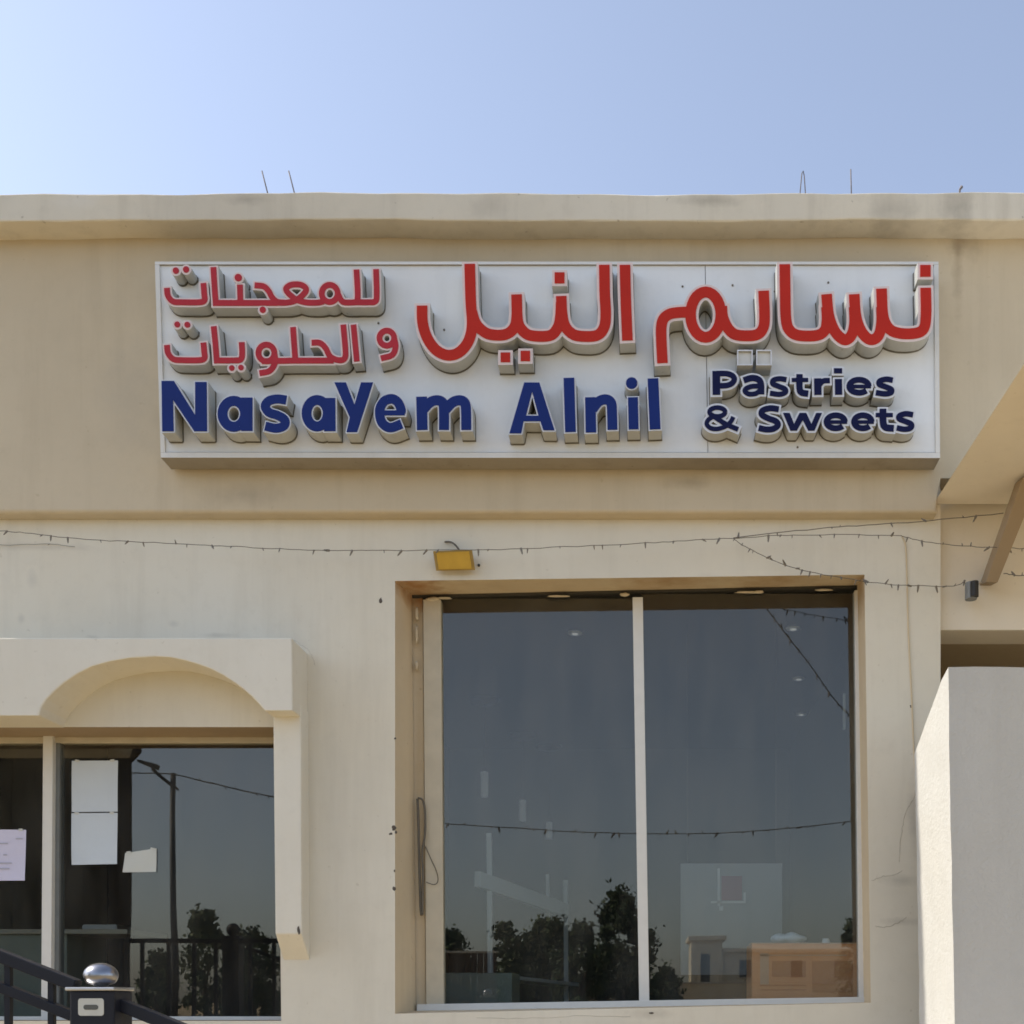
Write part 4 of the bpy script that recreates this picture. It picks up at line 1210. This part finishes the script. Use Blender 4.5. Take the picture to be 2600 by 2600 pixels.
KY = 0.40
lg = tag(box("window_ledge", iw(1640, 0, KY).x, XP - 0.27, WT + 0.07, 1.0, TZ + 0.001, iw(0, 2545, KY).z, M['counter'], bevel=0.006), "low ledge inside the big window carrying the orange carton", "ledge")
cb = tag(empty("carton"), "orange brown cardboard carton standing inside the right glass", "carton")
zl = iw(0, 2545, KY).z + 0.0005
xa, xb, zt_ = iw(1909, 0, KY).x, XP - 0.29, iw(0, 2396, KY).z
body = box("box_body", xa, xb, KY, KY + 0.42, zl, zt_, M['carton'], cb, 0.006)
box("top_flap", xa - 0.004, xb, KY - 0.004, KY + 0.2, zt_ + 0.0005, zt_ + 0.006, M['tape'], cb)
def cprint(x0, x1, y0, y1, mat):
    q0, q1 = iw(x0, y0, KY), iw(x1, y1, KY)
    box("printed_mark", q0.x, q1.x, KY - 0.0022, KY - 0.0006, q1.z, q0.z, mat, body)
cprint(1960, 2046, 2440, 2480, M['carton_print']); cprint(2062, 2165, 2440, 2520, M['carton_print'])
cprint(1930, 1952, 2420, 2500, M['tape']); cprint(1930, 2046, 2500, 2504, M['carton_print']); cprint(1930, 2046, 2512, 2515, M['carton_print']); cprint(1930, 2150, 2424, 2427, M['tape'])
bm = bmesh.new()
bmesh.ops.create_icosphere(bm, subdivisions=3, radius=1)
cc = iw(2002, 2380, KY + 0.15)
rnd = random.Random(4)
for v in bm.verts:
    kx = 1 + 0.25 * math.sin(v.co.x * 7) + rnd.uniform(-0.08, 0.08)
    v.co = Vector((cc.x + v.co.x * 0.125, KY + 0.15 + v.co.y * 0.09, max(zt_ + 0.0065, cc.z - 0.01 + v.co.z * 0.04 * kx)))
tag(bm_obj("plastic_bag", bm, M['plastic'], None, False), "crumpled pale plastic bag lying on the orange carton", "bag")
bm = bmesh.new()
add_tube(bm, [(iw(2103, 0, KY).x, KY + 0.1, zt_ + 0.0065), (iw(2103, 0, KY).x, KY + 0.1, zt_ + 0.04)], [0.028, 0.022], 12)
tag(bm_obj("paper_cup", bm, M['white_int']), "small white cup standing on the orange carton", "cup")
st = px_box("strip_lamp", 2141, 2147, 1760, 1852, 1.2, 1.22, M['white_int'], None, 0.001)
tag(st, "thin upright white strip behind the right glass near its edge", "strip")

# left shop room
cl = tag(empty("sales_counter"), "grey green sales counter seen through the left window", "counter")
LY = 1.1
box("counter_front", -5.4, iw(170, 0, LY).x, LY, LY + 0.6, TZ + 0.001, iw(0, 2372, LY).z, M['green_int'], cl, 0.005)
box("counter_top", -5.45, iw(330, 0, LY).x, LY - 0.04, LY + 0.64, iw(0, 2372, LY).z + 0.0005, iw(0, 2360, LY).z, M['counter'], cl, 0.004)
box("counter_leg", iw(318, 0, LY).x, iw(328, 0, LY).x, LY, LY + 0.05, TZ + 0.001, iw(0, 2372, LY).z, M['kiosk'], cl)
bm = bmesh.new()
add_box(bm, iw(190, 0, LY).x, iw(280, 0, LY).x, LY + 0.1, LY + 0.35, iw(0, 2359, LY).z, iw(0, 2345, LY).z)
bmesh.ops.bevel(bm, geom=bm.edges[:], offset=0.008, segments=2, affect='EDGES')
tag(bm_obj("tray", bm, M['plate']), "flat tray lying on the sales counter behind the left window", "tray")

# ------------------------------------------------------------------ across the street: what the glass mirrors
KKY = -9.0
kx, kz = RW(330, 0, KKY).x, RW(0, 1886, KKY).z
ki = tag(empty("dark_kiosk"), "dark boarded kiosk with overhanging roof mirrored in the left window", "kiosk")
nb = 12
x_l = kx - 4.2
for i in range(nb):
    w_ = (kx - x_l) / nb
    box("wall_board", x_l + w_ * i + 0.006, x_l + w_ * (i + 1) - 0.006, KKY - 0.04, KKY - 0.004 * (i % 2), 0.005, kz - 0.16, M['kiosk'], ki)
hexa("kiosk_body", [(x_l, KKY - 0.045, 0.004), (kx - 0.01, KKY - 0.045, 0.004), (kx - 0.01, KKY - 0.045, kz - 0.161), (x_l, KKY - 0.045, kz - 0.161),
                    (x_l - 0.4, KKY - 2.4, 0.004), (kx - 1.6, KKY - 2.4, 0.004), (kx - 1.6, KKY - 2.4, kz - 0.161), (x_l - 0.4, KKY - 2.4, kz - 0.161)], M['kiosk'], ki)
kr = RW(366, 0, KKY).x
hexa("kiosk_roof", [(x_l - 0.3, KKY + 0.1, kz - 0.16), (kr, KKY + 0.1, kz - 0.16), (kr, KKY + 0.1, kz), (x_l - 0.3, KKY + 0.1, kz),
                    (x_l - 0.6, KKY - 2.6, kz - 0.16), (kr - 1.8, KKY - 2.6, kz - 0.16), (kr - 1.8, KKY - 2.6, kz), (x_l - 0.6, KKY - 2.6, kz)], M['kiosk'], ki, 0.01)

lpY = -22.6
lp = tag(empty("street_lamp"), "dark single arm street lamp mirrored in the left window", "street lamp")
ft = RW(443, 0, lpY); tp = RW(440, 1960, lpY)
tube("post", [(ft.x, lpY, 0), (ft.x, lpY, 3), (tp.x, lpY, tp.z)], [0.10, 0.09, 0.07], M['pole'], lp, 10)
tube("arm", [RW(442, 1995, lpY), RW(400, 1962, lpY), RW(385, 1948, lpY)], 0.045, M['pole'], lp, 8)
hl = [RW(400, 1938, lpY), RW(350, 1926, lpY), RW(352, 1934, lpY), RW(396, 1950, lpY)]
hexa("lamp_head", [v + Vector((0, -0.15, 0)) for v in hl] + [v + Vector((0, 0.15, 0)) for v in hl], M['pole'], lp, 0.02)
tube("stay", [RW(436, 1985, lpY), RW(455, 2004, lpY)], 0.03, M['pole'], lp, 6)

def tree(Y, cx, top, hw, leafm, label, base_px=2560, n=2600, seed=0, trunk=True, leaf=0.16, squash=1.0):
    rnd = random.Random(seed)
    d = D + 2 * GLASS_Y - Y
    k = d / F
    x = (cx - HX) * k
    zt_ = EYE + (HY - top) * k
    rw_ = hw * k
    r = tag(empty("tree"), label, "tree", "trees across the street")
    z0 = 0.7
    bm = bmesh.new()
    add_tube(bm, [(x, Y, 0), (x + 0.05, Y, zt_ * 0.3), (x - 0.04, Y, zt_ * 0.6)], [0.14, 0.10, 0.04], 8)
    tips = []
    for i in range(7):
        a = 6.283 * i / 7 + rnd.uniform(-.3, .3)
        zs = zt_ * rnd.uniform(0.22, 0.5)
        e = Vector((x + math.cos(a) * rw_ * rnd.uniform(.45, .8), Y + math.sin(a) * rw_ * rnd.uniform(.45, .8), zs + zt_ * rnd.uniform(0.15, 0.38)))
        s = Vector((x, Y, zs))
        add_tube(bm, [s, s.lerp(e, .5) + Vector((0, 0, .1)), e], [0.05, 0.035, 0.012], 5)
        tips.append(e)
    bm_obj("trunk", bm, M['bark'], r, True)
    clumps = [(t, rnd.uniform(.25, .5) * rw_) for t in tips]
    hgt = zt_ - 0.25
    for i in range(46):
        t = rnd.random() ** 0.85
        zc = 0.25 + hgt * t
        prof_ = (0.62 + 0.38 * math.sin(min(1.0, t * 1.7) * 1.57)) * (1 - max(0, t - 0.45) ** 1.5 * 1.9)
        rad = rw_ * max(0.12, prof_) * rnd.uniform(.15, 1.0) ** 0.6
        a = rnd.uniform(0, 6.283)
        clumps.append((Vector((x + math.cos(a) * rad, Y + math.sin(a) * rad, min(zc, zt_ - 0.12 * rw_))), rnd.uniform(.10, .30) * rw_))
    verts, faces = [], []
    for i in range(n):
        c_, cr = rnd.choice(clumps)
        p_ = c_ + Vector((rnd.gauss(0, .55), rnd.gauss(0, .55), rnd.gauss(0, .6))) * cr
        if p_.z < 0.15: p_.z = 0.15 + rnd.random() * .5
        u = Vector((rnd.gauss(0, 1), rnd.gauss(0, 1), rnd.gauss(0, 1))).normalized()
        w_ = u.cross(Vector((rnd.gauss(0, 1), rnd.gauss(0, 1), rnd.gauss(0, 1)))).normalized()
        s = leaf * rnd.uniform(.5, 1.4)
        b_ = len(verts)
        verts += [p_ - u * s * .5, p_ + w_ * s * .28, p_ + u * s * .5, p_ - w_ * s * .28]
        faces.append((b_, b_ + 1, b_ + 2, b_ + 3))
    mesh_obj("crown", verts, faces, leafm, r)
    return r
tree(-30, 1580, 2274, 92, M['leaf_dark'], "dense dark tree mirrored beside the white mullion of the big window", n=11440, seed=1, leaf=0.187)
tree(-29, 1400, 2338, 95, M['leaf_mid'], "paler loose tree mirrored low in the left glass of the big window", n=7920, seed=2, leaf=0.173)
tree(-28, 1290, 2345, 62, M['leaf_mid'], "narrow pale bush mirrored left of the loose tree", n=5280, seed=12, leaf=0.173)
tree(-27, 1470, 2352, 70, M['leaf_dark'], "low dark tree mirrored between the loose tree and the dense tree", n=6000, seed=14, leaf=.18)
tree(-31, 1345, 2372, 80, M['leaf_dark'], "broad low dark bush mirrored behind the paler loose tree", n=6000, seed=15, leaf=.18)
tree(-34, 1140, 2362, 62, M['leaf_dark'], "small dark tree mirrored at the left jamb of the big window", n=5720, seed=3, leaf=0.202)
tree(-27, 520, 2322, 60, M['leaf_mid'], "round tree mirrored in the left window behind the lamp post", n=6600, seed=4, leaf=0.173)
tree(-26, 640, 2372, 70, M['leaf_dark'], "dark low tree mirrored at the right end of the left window", n=7040, seed=5, leaf=0.173)
tree(-24, 400, 2425, 50, M['leaf_dark'], "low bush mirrored under the lamp post in the left window", n=4840, seed=6, leaf=0.158)
tree(-36, 2170, 2352, 48, M['leaf_dark'], "dark tree mirrored behind the orange carton", n=4840, seed=7, leaf=0.216)
tree(-34, 1690, 2462, 48, M['leaf_dark'], "low hedge bush mirrored right of the white mullion", n=4840, seed=8, leaf=0.187)
tree(-12, 40, 2290, 130, M['leaf_mid'], "grey green tree mirrored at the left picture edge", n=7920, seed=9, leaf=0.115)

fn = tag(empty("garden_fence"), "brown board fence with pale coping mirrored low in the left glass", "fence")
FNY = -26.0
fx0, fx1, fzt = RW(1030, 0, FNY).x, RW(1262, 0, FNY).x, RW(0, 2414, FNY).z
nbd = 14
for i in range(nbd):
    w_ = (fx1 - fx0) / nbd
    box("board", fx0 + w_ * i + 0.008, fx0 + w_ * (i + 1) - 0.008, FNY - 0.03, FNY + 0.006 * (i % 2), 0.005, fzt - 0.07, M['fence'], fn)
box("coping", fx0 - 0.05, fx1 + 0.05, FNY - 0.12, FNY + 0.08, fzt - 0.069, fzt, M['coping'], fn, 0.01)

HYY = -46.0
hs = tag(empty("cream_house"), "low cream house with a corniced tower mirrored in the right glass", "house")
def hw_(px, py): return RW(px, py, HYY)
def hbox(name, x0, x1, y0, y1, dep, mat, parent, fw=0.0, bev=0.02):
    a, b = hw_(x0, y1), hw_(x1, y0)
    return box(name, a.x, b.x, HYY - dep, HYY + fw, max(0.005, a.z), b.z, mat, parent, bev)
hbox("tower_wall", 1752, 1832, 2392, 2700, 3.0, M['house'], hs, 0.25)
hbox("tower_cornice", 1744, 1842, 2380, 2391.5, 3.3, M['house'], hs, 0.55)
hbox("wing_wall", 1832.5, 2260, 2420, 2700, 4.0, M['house'], hs)
hbox("wing_cornice", 1834, 2265, 2410, 2419.5, 4.2, M['house'], hs, 0.2)
for (x0, x1, y0, y1, f) in ((1776, 1800, 2425, 2496, .25), (1876, 1906, 2438, 2482, 0), (2010, 2040, 2438, 2482, 0), (2120, 2150, 2438, 2482, 0)):
    wd_ = hbox("window", x0, x1, y0, y1, 0.02, M['house_glass'], hs, f + 0.012, 0.005)
    hbox("window_sill", x0 - 3, x1 + 3, y1 + 0.3, y1 + 3, 0.02, M['house'], wd_, f + 0.08, 0.005)
gw = tag(empty("garden_wall"), "long low cream garden wall mirrored in front of the house", "wall")
a = RW(1655, 2494, -44)
box("wall_body", a.x - 14, a.x + 30, -44.2, -44.0, 0.004, a.z - 0.08, M['house'], gw)
box("coping", a.x - 14.1, a.x + 30.1, -44.26, -43.94, a.z - 0.0795, a.z, M['coping'], gw, 0.01)

# string of lamps over the pavement, hung between two poles, and one running down towards the entrance
SYY = -8.2
string_lights([RW(x, y, SYY) for x, y in ((820, 2040), (960, 2068), (1120, 2089), (1300, 2104), (1480, 2113), (1640, 2117), (1800, 2115), (1980, 2104), (2180, 2084), (2350, 2060), (2480, 2038))],
              "string of lamps hung across the pavement, mirrored level in the big window", 60, r=0.0065, seed=21, scale=1.9)
string_lights([RW(x, y, -8.6) for x, y in ((1900, 1470), (1945, 1545), (2040, 1668), (2120, 1775), (2180, 1838), (2300, 1960), (2480, 2110))],
              "string of lamps mirrored slanting down in the right glass", 44, r=0.008, seed=22, scale=1.9)
string_lights([RW(x, y, -10.5) for x, y in ((300, 1960), (430, 1962), (520, 1985), (610, 2008), (700, 2024), (820, 2040))],
              "string of lamps mirrored beside the lamp post in the left window", 16, r=0.010, seed=23, scale=1.4)
for x, lab in ((820, "slim dark pole holding the pavement lamp string on the left"), (2480, "slim dark pole holding the pavement lamp string on the right")):
    q = RW(x, 2040, SYY)
    tag(tube("string_pole", [(q.x, SYY, 0), (q.x, SYY, 2), (q.x, SYY, q.z + 0.15)], [0.05, 0.045, 0.035], M['pole'], n=10), lab, "pole", "poles of the pavement lamps")
